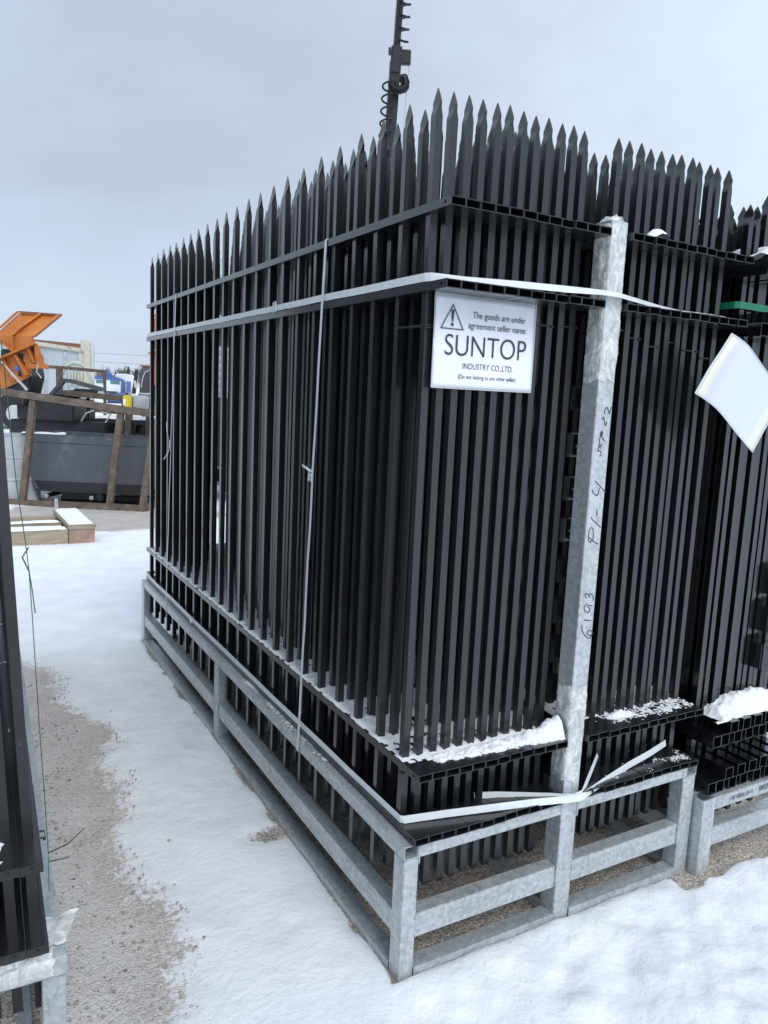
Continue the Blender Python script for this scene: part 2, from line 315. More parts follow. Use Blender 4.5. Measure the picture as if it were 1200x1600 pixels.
    s2 = N(t, 'ShaderNodeMapRange'); s2.inputs['From Min'].default_value = 1.12; s2.inputs['From Max'].default_value = 1.38; lk(s1.outputs[0], s2.inputs['Value'])
    fm = N(t, 'ShaderNodeMix', data_type='RGBA'); lk(s2.outputs[0], fm.inputs['Factor']); lk(sr.outputs['Color'], fm.inputs['A']); lk(gd.outputs['Result'], fm.inputs['B'])
    lk(fm.outputs['Result'], p.inputs['Base Color'])
    # sparse grit on the snow
    p.inputs['Roughness'].default_value = .8; p.inputs['Specular IOR Level'].default_value = .3
    sb = N(t, 'ShaderNodeTexNoise', Scale=38, Detail=8, Roughness=.62); lk(O, sb.inputs['Vector'])
    b1 = N(t, 'ShaderNodeBump', Strength=.8, Distance=.008); lk(sb.outputs['Fac'], b1.inputs['Height'])
    vv = N(t, 'ShaderNodeMath', operation='ADD'); lk(v.outputs['Distance'], vv.inputs[0]); lk(v2.outputs['Distance'], vv.inputs[1])
    b2 = N(t, 'ShaderNodeBump', Strength=.6, Distance=-.006); lk(vv.outputs[0], b2.inputs['Height'])
    mv = N(t, 'ShaderNodeMix', data_type='VECTOR'); lk(s2.outputs[0], mv.inputs['Factor']); lk(b1.outputs[0], mv.inputs['A']); lk(b2.outputs[0], mv.inputs['B']); lk(mv.outputs['Result'], p.inputs['Normal'])
    me.materials.append(m_); o = bpy.data.objects.new('ground', me); COL.objects.link(o); tag(o, kind='structure', label='snow covered gravel yard with bare stony patches')
make_ground()
def make_pebbles():
    M_ST = simple('gravel_stone', (.29, .265, .235), .8, var=.55, scale=30)
    b = MB(); n = 0
    while n < 2600:
        if n % 3: x, y = random.uniform(-.85, -.3), random.uniform(-.2, 3.1)
        else: x, y = random.uniform(-.05, 1.75), random.uniform(-.12, 3.0)
        g, d = gravel_mask(np.array([x]), np.array([y]))
        if g[0] < .3 and random.random() > .03: continue
        n += 1; r_ = random.choice([.002, .003, .003, .004, .006 if random.random() < .4 else .003])*random.uniform(.8, 1.3)
        z0 = (0 if g[0] > .5 else .018)
        rot = Matrix.Rotation(random.random()*6.28, 3, 'Z'); vs = []
        for k in range(4):
            for s_ in (-1, 1):
                pass
        P = [Vector((1, 0, 0)), Vector((0, 1, 0)), Vector((-1, 0, 0)), Vector((0, -1, 0)), Vector((0, 0, .7)), Vector((0, 0, -.5))]
        vs = [Vector((x, y, z0+r_*.4))+rot @ (q*r_*random.uniform(.7, 1.35)) for q in P]
        b.add(vs, [(0, 1, 4), (1, 2, 4), (2, 3, 4), (3, 0, 4), (1, 0, 5), (2, 1, 5), (3, 2, 5), (0, 3, 5)])
    o = b.build('gravel', M_ST); tag(o, 'loose grey brown gravel stones scattered over the bare patches', 'gravel', kind='stuff')
make_pebbles()

# ------------------------------------------------------------------ fence panels
def picket_mesh(z0=.20, zt=2.250, name='picket', hw=.010, sw=.0150):
    """square tube pressed flat into a spear at the top, open at the foot"""
    b = MB(); d = zt-2.25
    rings = [(z0+.03, hw-.0015, hw-.0015), (z0, hw-.0015, hw-.0015), (z0, hw, hw), (2.188+d, hw, hw), (2.196+d, hw*.82, hw*1.02), (2.204+d, .0052, hw*1.12), (2.211+d, .0034, sw*.9), (2.218+d, .0028, sw), (2.235+d, .0020, sw*.53), (2.250+d, .0006, .0012)]
    for z, a, c in rings: b.v += [(-a, -c, z), (a, -c, z), (a, c, z), (-a, c, z)]
    for i in range(len(rings)-1):
        for k in range(4): b.f.append((i*4+k, i*4+(k+1) % 4, i*4+4+(k+1) % 4, i*4+4+k))
    j = (len(rings)-1)*4; b.f += [(j, j+1, j+2, j+3), (3, 2, 1, 0)]
    return b.mesh(name)
def rail_mesh(wd, h, ln, hole_y=.022, hr=.0042, cap=False, t=.0021):
    """rectangular tube along +Y from y=0, x 0..wd, z 0..h, open ends, a bolt hole near the end of each side wall"""
    b = MB(); x0, x1 = 0, wd
    def ring(y, i): return [(x0+i, y, i), (x1-i, y, i), (x1-i, y, h-i), (x0+i, y, h-i)]
    vs = ring(0, 0)+ring(ln, 0)+ring(0, t)+ring(ln, t); fs = []
    for i in range(4):
        j = (i+1) % 4
        if i in (0, 1, 2): fs += [(i, j, 4+j, 4+i), (8+j, 8+i, 12+i, 12+j)]
        fs += [(j, i, 8+i, 8+j), (4+i, 4+j, 12+j, 12+i)]
    b.add(vs, fs)
    # -X wall with the hole, outer and inner skin
    K = 16; ph = min(h/2-t-.0004, .009)
    for xi, ins in ((0, 0), (t, t)):
        zc = h/2; ya, yb = hole_y-ph, hole_y+ph; za, zb = ins, h-ins
        b.add([(xi, 0, za), (xi, ya, za), (xi, ya, zb), (xi, 0, zb), (xi, yb, za), (xi, ln, za), (xi, ln, zb), (xi, yb, zb)], [(0, 1, 2, 3), (4, 5, 6, 7)])
        sq = []; ci = []
        for k in range(K):
            a = 2*math.pi*(k+.5)/K; c_, s_ = math.cos(a), math.sin(a); m_ = max(abs(c_), abs(s_))
            sy = c_/m_*ph; sz = s_/m_*(h/2-ins)
            sq.append((xi, hole_y+sy, zc+sz)); ci.append((xi, hole_y+hr*c_, zc+hr*s_))
        b.add(sq+ci, [(k, (k+1) % K, K+(k+1) % K, K+k) for k in range(K)])
        # fill the four square corners
        for cy in (-1, 1):
            for cz in (-1, 1):
                a = [p_ for p_ in sq if (p_[1]-hole_y)*cy > 0 and (p_[2]-zc)*cz > 0]
                e1 = max(a, key=lambda q: abs(q[1]-hole_y)*1e3+abs(q[2]-zc)); e2 = max(a, key=lambda q: abs(q[2]-zc)*1e3-0*abs(q[1]))
                e1 = [q for q in a if abs(abs(q[1]-hole_y)-ph) < 1e-7]; e2 = [q for q in a if abs(abs(q[2]-zc)-(h/2-ins)) < 1e-7]
                if e1 and e2:
                    e1 = max(e1, key=lambda q: abs(q[2]-zc)); e2 = max(e2, key=lambda q: abs(q[1]-hole_y))
                    b.add([e1, e2, (xi, hole_y+cy*ph, zc+cz*(h/2-ins))], [(0, 1, 2)])
    c1 = [(0, hole_y+hr*math.cos(6.2832*(k+.5)/K), h/2+hr*math.sin(6.2832*(k+.5)/K)) for k in range(K)]
    b.add(c1+[(t, q[1], q[2]) for q in c1], [(k, (k+1) % K, K+(k+1) % K, K+k) for k in range(K)])
    if cap:
        b.box(.0004, wd-.0004, -.0022, .0001, .0004, h-.0004)
        b.tube([(wd*.5, -.0045, h*.5), (wd*.5, -.0022, h*.5)], .0045, 10)
    me = b.mesh('rail'); return me
PICK = picket_mesh(); LEN = 3.05
def build_panel(root, wd, h, zs, pick, material, n, o0, sp, cap=False, jit=.0012, dx=0):
    rm = rail_mesh(wd, h, LEN, hole_y=.024 if wd < .045 else .05, hr=.0042, cap=cap)
    for z in zs: link('rail', rm, material, root, (0, 0, z))
    for i in range(n):
        k = link('picket', pick, material, root, (wd/2+dx, o0+i*sp, 0))
    return root
def copy_panel(src, name='fence_panel'):
    r_ = src.copy(); COL.objects.link(r_)
    for ch in SRC_CHILDREN[src.name]:
        c = ch.copy(); COL.objects.link(c); c.parent = r_
    return r_
SRC_CHILDREN = {}
def jitter(root):
    for ch in [c for c in COL.objects if c.parent == root and c.name.startswith('picket')]:
        ch.location.z += random.gauss(0, .0022); ch.location.x += random.gauss(0, .0006); ch.location.y += random.gauss(0, .0014)
        ch.rotation_euler = (random.gauss(0, .0005), random.gauss(0, .0005), random.gauss(0, .015))
ZS = (.391, .565, 1.784, 1.966)       # undersides of the four rails
NP, O0, SP = 23, .105, .1319
XP, YP, PW = .021, -.015, .0418
GA = 'upright fence panels packed on the main galvanised rack'
panels = []
src = thing('fence_panel', 'black fence panel outermost on the left, its long spiked side in full view', 'fence panel', (XP, YP, 0), group=GA)
build_panel(src, PW-.0003, .0205, ZS, PICK, M_BLACK, NP, O0, SP); panels.append(src)
SRC_CHILDREN[src.name] = [c for c in COL.objects if c.parent == src]
X2 = .6005
for i in range(1, 24):
    r_ = copy_panel(src); x = XP+PW*i if i < 12 else X2+PW*(i-12)
    r_.location = (x, YP+random.uniform(-.004, .003), random.uniform(-.0008, .0008))
    if 0 < i < 11: r_['label'] = 'black fence panel, %s in from the left outer face, left of the tall pole' % ORD[i]
    elif i == 11: r_['label'] = 'black fence panel directly left of the gap that holds the tall pole'
    elif i == 12: r_['label'] = 'black fence panel directly right of the tall galvanised pole'
    elif i == 23: r_['label'] = 'black fence panel at the right edge of the main rack, beside the glossy stack'
    else: r_['label'] = 'black fence panel on the main rack, %s to the right of the tall pole' % ORD[i-12]
    panels.append(r_)
for r_ in panels: jitter(r_)
# right hand stack: heavier glossy panels, alternate ones raised one rail
PICK3 = picket_mesh(.12, 2.165, 'picket', .0105, .017)
G3 = 'glossy fence panels nested in two levels on the right hand rack'
Z3 = (.273, .437, 1.764, 1.945)
s3 = thing('fence_panel', 'glossy black fence panel of the lower level, leftmost in the right hand stack', 'fence panel', (1.165, -.02, 0), group=G3)
build_panel(s3, .040, .040, Z3, PICK3, M_GLOSS, 22, .10, .134); SRC_CHILDREN[s3.name] = [c for c in COL.objects if c.parent == s3]
p3 = [s3]
for i, x in enumerate([1.2065, 1.271, 1.335, 1.399, 1.463, 1.527]):
    r_ = copy_panel(s3); r_.location = (x, -.02+random.uniform(-.004, .004), 0); p3.append(r_)
    r_['label'] = 'glossy black fence panel, lower level, %s from the left in the right stack' % ORD[i+1]
for i, x in enumerate([1.243, 1.307, 1.371, 1.435, 1.499, 1.563]):
    r_ = copy_panel(s3); r_.location = (x, -.02+random.uniform(-.006, .004), .0405); p3.append(r_)
    r_['label'] = 'glossy black fence panel, raised level, %s from the left in the right stack' % ORD[i]
for r_ in p3: jitter(r_)
# left foreground stack: capped rails, leaning slightly
G4 = 'fence panels standing at the left edge of the photo'
LROT = (0, R(-2.35), R(-2.0))
s4 = thing('fence_panel', 'charcoal fence panel with closed rail ends, nearest the snowy aisle at the left edge', 'fence panel', (-.868, -.012, 0), LROT, group=G4)
Z4 = (.392, .572, 1.790, 1.972)
build_panel(s4, PW-.0003, .0205, Z4, PICK, M_BLACK, NP, O0, SP, cap=True); SRC_CHILDREN[s4.name] = [c for c in COL.objects if c.parent == s4]
p4 = [s4]
LX = Vector((math.cos(R(-2.0)), math.sin(R(-2.0)), 0))
for i in range(1, 5):
    r_ = copy_panel(s4); r_.location = s4.location-LX*(PW*i+.0006); p4.append(r_)
    r_['label'] = 'charcoal fence panel with closed rail ends, %s in from the aisle, left edge' % ORD[i]
for r_ in p4: jitter(r_)

# ------------------------------------------------------------------ galvanised racks
def rack(name, label, H, W, Lg, posts_x, lrack=False, post_w=.06, mid=(.116, .184)):
    r_ = thing(name, label, 'steel rack'); bv = .003
    def P(x0, x1, y0, y1, z0, z1, nm='post'): return MB().hollow(2, z0, z1, x0, x1, y0, y1, .004).build(nm, M_GALV, r_, bevel=.0018)
    return r_
bvl = .0016
rk = thing('steel_rack', 'large galvanised tube rack with a tall centre pole carrying the main fence stack', 'steel rack')
HT = .387
def beam(r_, ax, a0, a1, u0, u1, v0, v1, nm='beam', m_=None): return MB().hollow(ax, a0, a1, u0, u1, v0, v1, .0035).build(nm, m_ or M_GALVS[ax], r_, bevel=bvl)
beam(rk, 2, 0, .347, 0, .045, 0, .05, 'post'); beam(rk, 2, 0, .347, 1.062, 1.12, 0, .05, 'post')
beam(rk, 2, 0, .347, 0, .05, 3.0, 3.058, 'post'); beam(rk, 2, 0, .347, 1.07, 1.12, 3.0, 3.058, 'post')
beam(rk, 2, 0, .347, 0, .05, 1.56, 1.62, 'post'); beam(rk, 2, 0, .347, 1.07, 1.12, 1.56, 1.62, 'post')
beam(rk, 1, -.001, 3.06, -.001, .044, .3475, HT, 'top_beam'); beam(rk, 1, -.001, 3.06, 1.077, 1.122, .3475, HT, 'top_beam')
beam(rk, 0, .0445, .5345, 0, .045, .3475, HT-.001, 'top_beam'); beam(rk, 0, .5955, 1.0765, 0, .045, .3475, HT-.001, 'top_beam')
beam(rk, 0, .0445, 1.0765, 1.57, 1.61, .3475, HT-.001, 'top_beam'); beam(rk, 0, .0445, 1.0765, 3.01, 3.05, .3475, HT-.001, 'top_beam')
for x0, x1 in ((.0455, .5345), (.5955, 1.0615)):
    beam(rk, 0, x0, x1, .003, .047, .116, .184, 'middle_beam')
for y0, y1 in ((.0505, 1.5595), (1.6205, 2.9995)):
    beam(rk, 1, y0, y1, .003, .047, .116, .180, 'middle_beam'); beam(rk, 1, y0, y1, 1.073, 1.117, .116, .180, 'middle_beam')
    beam(rk, 1, y0, y1, -.004, .046, .001, .030, 'base_beam'); beam(rk, 1, y0, y1, 1.073, 1.117, .001, .030, 'base_beam')
beam(rk, 0, .0455, .5345, -.004, .046, .001, .032, 'base_beam'); beam(rk, 0, .5955, 1.0615, -.004, .046, .001, .032, 'base_beam')
beam(rk, 1, .0605, 2.999, .537, .593, .001, .036, 'base_beam'); beam(rk, 0, .0505, .536, 1.565, 1.615, .001, .034, 'base_beam'); beam(rk, 0, .594, 1.0695, 1.565, 1.615, .001, .034, 'base_beam')
beam(rk, 0, .0505, 1.0695, 3.005, 3.05, .001, .034, 'base_beam'); beam(rk, 0, .594, 1.0695, .55, .60, .001, .034, 'base_beam')
pole = beam(rk, 2, 0, 2.012, .535, .595, 0, .06, 'pole')
for (x, y, z) in ((.046, .0, .15), (.534, .0, .15), (.597, 0, .15), (1.061, 0, .15), (.046, 0, .36), (.534, 0, .36), (.597, 0, .36), (1.06, 0, .36), (0, .05, .15), (0, 1.56, .15), (0, 1.622, .15), (0, 1.56, .34)):
    wz = MB()
    for k in range(9): 
        a = k/8; wz.v += []
    pts = [(x+random.uniform(-.001, .001), y+random.uniform(-.001, .002), z-.03+.0075*k) for k in range(9)]
    MB().tube(pts, [.0022+.0012*random.random() for _ in pts], 6).build('weld_bead', M_GALV, rk, smooth=True)

# handwriting on the pole's front face: pen strokes in metres (x, z)
strokes = [
[ (0.5529, 0.9189), (0.5516, 0.9122), (0.5542, 0.9035), (0.5590, 0.8945), (0.5668, 0.8863), (0.5758, 0.8799), (0.5832, 0.8764), (0.5887, 0.8768), (0.5909, 0.8813), (0.5956, 0.8893), (0.5920, 0.8961), (0.5833, 0.8997), (0.5765, 0.8984), (0.5742, 0.8939), (0.5778, 0.8871), (0.5851, 0.8841), (0.5920, 0.8844), (0.5950, 0.8888) ],
[ (0.5572, 0.9347), (0.5624, 0.9315), (0.5701, 0.9302), (0.5847, 0.9289) ],
[ (0.5657, 0.9804), (0.5581, 0.9754), (0.5533, 0.9696), (0.5561, 0.9631), (0.5630, 0.9561), (0.5716, 0.9526), (0.5768, 0.9558), (0.5768, 0.9621), (0.5712, 0.9684), (0.5666, 0.9725), (0.5705, 0.9742), (0.5790, 0.9729), (0.5861, 0.9706) ],
[ (0.5613, 0.9949), (0.5559, 1.0006), (0.5537, 1.0081), (0.5576, 1.0098), (0.5641, 1.0066), (0.5696, 1.0004), (0.5715, 0.9961), (0.5692, 1.0036), (0.5735, 1.0084), (0.5808, 1.0046), (0.5865, 0.9968), (0.5870, 0.9868) ],
[ (0.5507, 1.1701), (0.5635, 1.1613), (0.5753, 1.1539), (0.5886, 1.1491) ],
[ (0.5627, 1.1607), (0.5551, 1.1557), (0.5489, 1.1621), (0.5465, 1.1757), (0.5484, 1.1905), (0.5547, 1.1983), (0.5615, 1.1939), (0.5653, 1.1802), (0.5656, 1.1666), (0.5632, 1.1607) ],
[ (0.5548, 1.2279), (0.5517, 1.2240), (0.5646, 1.2140), (0.5913, 1.1960) ],
[ (0.5706, 1.2475), (0.5708, 1.2381), (0.5737, 1.2292) ],
[ (0.5461, 1.3035), (0.5475, 1.2988), (0.5556, 1.2907), (0.5652, 1.2858), (0.5699, 1.2917), (0.5714, 1.3024), (0.5733, 1.3090) ],
[ (0.5540, 1.3272), (0.5726, 1.3143), (0.5987, 1.2945) ],
[ (0.5641, 1.3965), (0.5676, 1.3982), (0.5676, 1.4048), (0.5624, 1.4107), (0.5573, 1.4091), (0.5546, 1.4134), (0.5568, 1.4200) ],
[ (0.5646, 1.4168), (0.5580, 1.4222), (0.5560, 1.4265), (0.5621, 1.4255), (0.5649, 1.4211), (0.5676, 1.4299) ],
[ (0.5587, 1.4287), (0.5579, 1.4417), (0.5604, 1.4526), (0.5651, 1.4630), (0.5593, 1.4613), (0.5595, 1.4537), (0.5651, 1.4506), (0.5673, 1.4571), (0.5651, 1.4630) ],
[ (0.5611, 1.4527), (0.5688, 1.4441), (0.5764, 1.4371) ],
[ (0.5623, 1.4928), (0.5622, 1.4992), (0.5655, 1.5026), (0.5678, 1.4961), (0.5712, 1.4865), (0.5752, 1.4784), (0.5773, 1.4856), (0.5783, 1.4899) ],
[ (0.5683, 1.5102), (0.5667, 1.5177), (0.5695, 1.5253), (0.5736, 1.5287), (0.5787, 1.5235), (0.5834, 1.5161), (0.5863, 1.5107), (0.5888, 1.5206), (0.5914, 1.5304) ],
]
for grp_ in (strokes[:4], strokes[4:10], strokes[10:14], strokes[14:]):
  b = MB()
  for st in grp_:
      pts = []
      for k in range(len(st)-1):
          for q in range(3): pts.append((st[k][0]+(st[k+1][0]-st[k][0])*q/3, st[k][1]+(st[k+1][1]-st[k][1])*q/3))
      pts.append(st[-1]); P3 = [Vector((q[0], -.0006, q[1])) for q in pts]; wv = []
      for k in range(len(P3)):
          d_ = (P3[min(k+1, len(P3)-1)]-P3[max(k-1, 0)]).normalized(); wv.append(d_.cross(Vector((0, 1, 0))))
      b.ribbon(P3, wv, .0026, .0004)
  b.build('handwriting', M_MARKER, pole)

# stretch film on the pole
def film_mat():
    m_, t, p = mat('stretch_film'); co = N(t, 'ShaderNodeTexCoord')
    mp_ = N(t, 'ShaderNodeMapping'); mp_.inputs['Scale'].default_value = (1, 1, .7); mp_.inputs['Rotation'].default_value = (.3, .2, 0); t.links.new(co.outputs['Object'], mp_.inputs[0])
    n = N(t, 'ShaderNodeTexNoise', Scale=30, Detail=9, Roughness=.68, Distortion=.9); t.links.new(mp_.outputs[0], n.inputs['Vector'])
    r_ = N(t, 'ShaderNodeValToRGB'); r_.color_ramp.elements[0].position = .35; r_.color_ramp.elements[1].position = .62; r_.color_ramp.elements[0].color = (.66, .69, .66, 1); r_.color_ramp.elements[1].color = (.88, .90, .87, 1)
    t.links.new(n.outputs['Fac'], r_.inputs['Fac']); t.links.new(r_.outputs['Color'], p.inputs['Base Color'])
    p.inputs['Roughness'].default_value = .28
    al = N(t, 'ShaderNodeMapRange'); al.inputs['From Min'].default_value = .36; al.inputs['From Max'].default_value = .66; al.inputs['To Min'].default_value = .30; al.inputs['To Max'].default_value = .92; t.links.new(n.outputs['Fac'], al.inputs['Value']); t.links.new(al.outputs[0], p.inputs['Alpha'])
    b_ = N(t, 'ShaderNodeBump', Strength=.6, Distance=.004); t.links.new(n.outputs['Fac'], b_.inputs['Height']); t.links.new(b_.outputs[0], p.inputs['Normal'])
    return m_
M_FILM = film_mat()
def wrap(z0, z1, label, top=False, seed=0):
    b = MB(); K = 56; nz_ = int((z1-z0)/.006); cx, cy, hw = .565, .03, .0305
    for j in range(nz_+1):
        z = z0+(z1-z0)*j/nz_
        for k in range(K):
            a = 2*math.pi*k/K; c_, s_ = math.cos(a), math.sin(a); q = (abs(c_)**7+abs(s_)**7)**(-1/7)
            ridge = 1-abs(fbm(c_*.9+seed, s_*.9, z*7+.35*a, 1.6, 4))
            off = .0010+.0040*ridge**4*(.5+.5*nz(a, z*14, seed, 2.3))+.0030*max(0, fbm(c_*3, s_*3, z*26+seed, 2.2, 4))
            loose = .005*max(0, nz(c_*1.3, s_*1.3, z*5+seed*3))
            zz = z
            if j == 0: zz = z+.02*nz(c_*1.6, s_*1.6, seed+4)
            if j == nz_: zz = z+.012*nz(c_*2, s_*2, seed+9)
            rr = hw*q+off+loose
            if top and j > nz_-4: rr *= 1-.10*(j-nz_+4)
            b.v.append((cx+rr*c_, cy+rr*s_, zz))
    for j in range(nz_):
        for k in range(K): b.f.append((j*K+k, j*K+(k+1) % K, (j+1)*K+(k+1) % K, (j+1)*K+k))
    if top:
        ci = len(b.v); b.v.append((cx, cy, z1+.004))
        for k in range(K): b.f.append((nz_*K+k, nz_*K+(k+1) % K, ci))
    o = b.build('stretch_film', M_FILM, None, smooth=True); tag(o, label, 'plastic film', 'plastic film wound round the rack tubes'); return o
wrap(1.60, 2.024, 'crinkled clear plastic film wound round the top of the pole', True, 1)
wrap(.455, .735, 'crinkled clear plastic film wound round the pole at knee height', False, 5)

# black brackets stacked in the gap beside the pole
def bracket(z, i):
    r_ = thing('mounting_bracket', '', 'bracket', (.5245, .088, z), (0, 0, random.uniform(-.02, .02)), 'black mounting brackets hung in the gap left of the pole')
    r_['label'] = 'black steel mounting bracket in the gap left of the pole, %s from the top' % ORD[i]
    h = .068
    b = MB(); b.box(0, .060, 0, .0025, 0, h); b.box(0, .0025, .0025, .06, 0, h); b.box(.0575, .060, .0025, .06, 0, h); b.box(.0025, .0575, .0025, .06, h-.0025, h)
    b.build('channel', M_BLACK, r_, bevel=.0008)
    MB().prism([(.047, .004), (.060, .010), (.060, h-.010), (.047, h-.004)], 1, -.020, -.0175).build('flange', M_BLACK, r_)
    MB().box(.047, .0495, -.0175, 0, .004, h-.004).box(.0565, .059, -.0175, 0, .012, h-.012).build('web', M_BLACK, r_)
    MB().tube([(.04, -.003, h*.45), (.04, 0, h*.45)], .003, 8).build('rivet', M_GALV, r_)
    r_.rotation_euler.z += random.choice([0, 0, .12])
for i, z in enumerate([1.515, 1.385, 1.262, 1.142, 1.022, .902, .782, .660]): bracket(z, i)

# ------------------------------------------------------------------ straps
def strap(name, label, path, wv, wd=.017, grp='white plastic straps binding the main stack', m_=None, t=.0009):
    o = MB().ribbon(path, wv, wd, t).build(name, m_ or M_STRAP); return tag(o, label, 'strap', grp)
def dense(pts, n=6, sag=0, wob=.0006):
    o = []
    for k in range(len(pts)-1):
        a, c = Vector(pts[k]), Vector(pts[k+1])
        for q in range(n):
            f = q/n; p_ = a.lerp(c, f); p_.z -= sag*4*f*(1-f); o.append(p_+Vector([random.gauss(0, wob) for _ in range(3)]) if 0 < f else p_)
    o.append(Vector(pts[-1])); return o
Z = (0, 0, 1)
# round the second rail
p_ = [(1.105, 3.04, 1.812), (.6, 3.052, 1.816), (.030, 3.05, 1.816)]
pts = [Vector(v) for v in p_]+dense([(.022, 3.03, 1.817), (.022, 2.2, 1.8165), (.021, 1.4, 1.8165), (.020, .7, 1.818), (.022, .080, 1.8165)], 5)[0:]
n_a = len(pts)
pts += [Vector(v) for v in [(.029, .066, 1.8165), (.12, .045, 1.8165), (.25, .014, 1.818), (.40, -.006, 1.82), (.50, -.014, 1.823), (.535, -.016, 1.823), (.565, -.017, 1.822), (.60, -.012, 1.820), (.68, .006, 1.817), (.78, .032, 1.814), (.90, .056, 1.812), (1.02, .066, 1.812), (1.100, .070, 1.812), (1.108, .08, 1.812), (1.108, 1.5, 1.812), (1.108, 3.04, 1.812)]]
def tilt(d_, ang, base=Vector((0, 0, 1))): return Matrix.Rotation(ang, 3, d_) @ base
wv = []
for k, q in enumerate(pts):
    if k < n_a+1: wv.append(Vector((0, 0, 1)))
    elif q.y < .08 and q.x < 1.1:
        a_ = {True: .55, False: .9}[q.x < .5]; wv.append(Vector((0, a_, 1)).normalized())
    else: wv.append(Vector((0, 0, 1)))
strap('packing_strap', 'white plastic strap running level round the stack just above its second rail', pts, wv, .020)
o = MB().ribbon([(.0175, 1.06, 1.818), (.0175, 1.035, 1.819)], [Z, Z], .028, .004).tube([(.014, 1.05, 1.800), (.012, 1.046, 1.835), (.014, 1.03, 1.838), (.015, 1.028, 1.805)], .0022, 6).build('strap_buckle', M_STRAP)
tag(o, 'wire buckle on the level strap on the long left side', 'buckle', 'buckles closing the white straps')
# two upright straps
for k, (y0, y1, nm) in enumerate(((.645, .688, 'nearer upright white strap running down the long side of the stack'), (2.384, 2.470, 'farther upright white strap near the far end of the long side'))):
    yy = lambda z: y0+(y1-y0)*(1.99-z)/1.65
    pts = [Vector((1.10, y0, 1.990)), Vector((.6, y0, 1.993)), Vector((.10, y0, 1.9895)), Vector((.0215, y0, 1.9885)), Vector((.0185, y0, 1.984)), Vector((.0180, y0, 1.966))]
    n0 = len(pts)
    pts += [Vector((.0165+.0035*0, yy(z), z)) for z in (1.86, 1.83)]+[Vector((.0155-.0005, yy(1.80), 1.80))]
    for q in range(1, 15): z = 1.80-(1.80-.392)*q/14; pts.append(Vector((.0150-.0185*q/14+.0006*math.sin(q*2.1), yy(z)+.0012*math.sin(q*1.7), z)))
    pts += [Vector((-.0045, yy(.37), .372)), Vector((-.0045, yy(.35), .349)), Vector((-.002, yy(.34), .3455)), Vector((.06, yy(.34), .3445)), Vector((1.12, yy(.34), .3445))]
    strap('packing_strap', nm, pts, [Vector((0, 1, 0))]*len(pts), .0135 if k == 0 else .0125)
    zc = 1.275 if k == 0 else 1.243; yc = yy(zc); xs_ = .0150-.0185*(1.8-zc)/1.408-.003
    bb = MB(); bb.box(xs_-.003, xs_+.001, yc-.010, yc+.010, zc-.006, zc+.006)
    bb.tube([(xs_-.003, yc-.011, zc+.018), (xs_-.006, yc-.011, zc-.018), (xs_-.006, yc+.011, zc-.018), (xs_-.003, yc+.011, zc+.018), (xs_-.003, yc-.011, zc+.018)], .002, 6)
    for q in (.012, -.012): bb.tube([(xs_-.004, yc-.013, zc+q), (xs_-.005, yc+.013, zc+q)], .0022, 6)
    if k == 0: bb.ribbon([(xs_-.002, yc, zc+.012), (xs_-.012, yc+.015, zc+.022), (xs_-.016, yc+.04, zc+.028)], [Vector((0, .2, 1))]*3, .009, .0009)
    else:
        bb.ribbon([(xs_-.002, yc, zc+.012), (xs_-.015, yc+.01, zc+.06), (xs_-.010, yc+.04, zc+.11)], [Vector((0, 1, .2))]*3, .009, .0009)
        bb.ribbon([(xs_-.002, yc, zc-.012), (xs_-.014, yc+.002, zc-.05), (xs_-.016, yc+.07, zc-.085)], [Vector((0, 1, .5))]*3, .009, .0009)
    o = bb.build('strap_buckle', M_STRAP); tag(o, ['wire buckle with a stub tail on the nearer upright strap', 'wire buckle with two curling tails on the farther upright strap'][k], 'buckle', 'buckles closing the white straps')
# round the bottom rail, loose at the front
pts = [Vector((1.12, 3.04, .425)), Vector((.03, 3.055, .425)), Vector((.022, 3.035, .425))]+dense([(.018, 2.9, .425), (.016, 2.0, .424), (.018, 1.0, .423), (.026, .072, .4225)], 6)
n0 = len(pts)
pts += [Vector(v) for v in [(.034, .064, .4225), (.15, .040, .424), (.30, .008, .424), (.42, -.012, .420), (.50, -.020, .412), (.535, -.022, .407), (.57, -.023, .403), (.60, -.020, .402), (.63, -.010, .404), (.72, .010, .413), (.84, .034, .424), (.95, .050, .434), (1.045, .070, .4425)]]
wv = [Vector((0, 0, 1))]*n0+[Vector((0, .25, 1)).normalized()]*(len(pts)-n0)
strap('packing_strap', 'white plastic strap round the foot of the stack, slack where it crosses the pole', pts, wv, .020)
pts = [Vector(v) for v in [(.282, .090, .4215), (.35, .070, .418), (.42, .040, .415), (.50, .004, .412), (.534, -.014, .410), (.565, -.0175, .406), (.598, -.014, .408), (.64, .012, .424), (.70, .050, .442), (.76, .088, .462)]]
strap('packing_strap', 'short loose white strap end looped behind the slack strap at the pole foot', pts, [Vector((0, .3, 1)).normalized()]*len(pts), .018)
o = MB().box(.0080, .0145, 2.02, 2.045, .412, .437).tube([(.006, 2.02, .408), (.005, 2.045, .440)], .002).build('strap_buckle', M_STRAP)
tag(o, 'small crimped buckle on the foot strap, midway along the left side', 'buckle', 'buckles closing the white straps')
# green strap on the right hand stack
pts = [Vector((1.158, 3.0, 1.86)), Vector((1.158, .075, 1.862)), Vector((1.166, .062, 1.862)), Vector((1.30, .056, 1.860)), Vector((1.62, .056, 1.860)), Vector((1.628, .075, 1.86)), Vector((1.628, 3., 1.86))]
strap('packing_strap', 'green plastic strap round the glossy right hand stack', pts, [Vector((0, 0, 1))]*len(pts), .021, 'coloured straps on the right hand stack', M_GREENSTRAP)

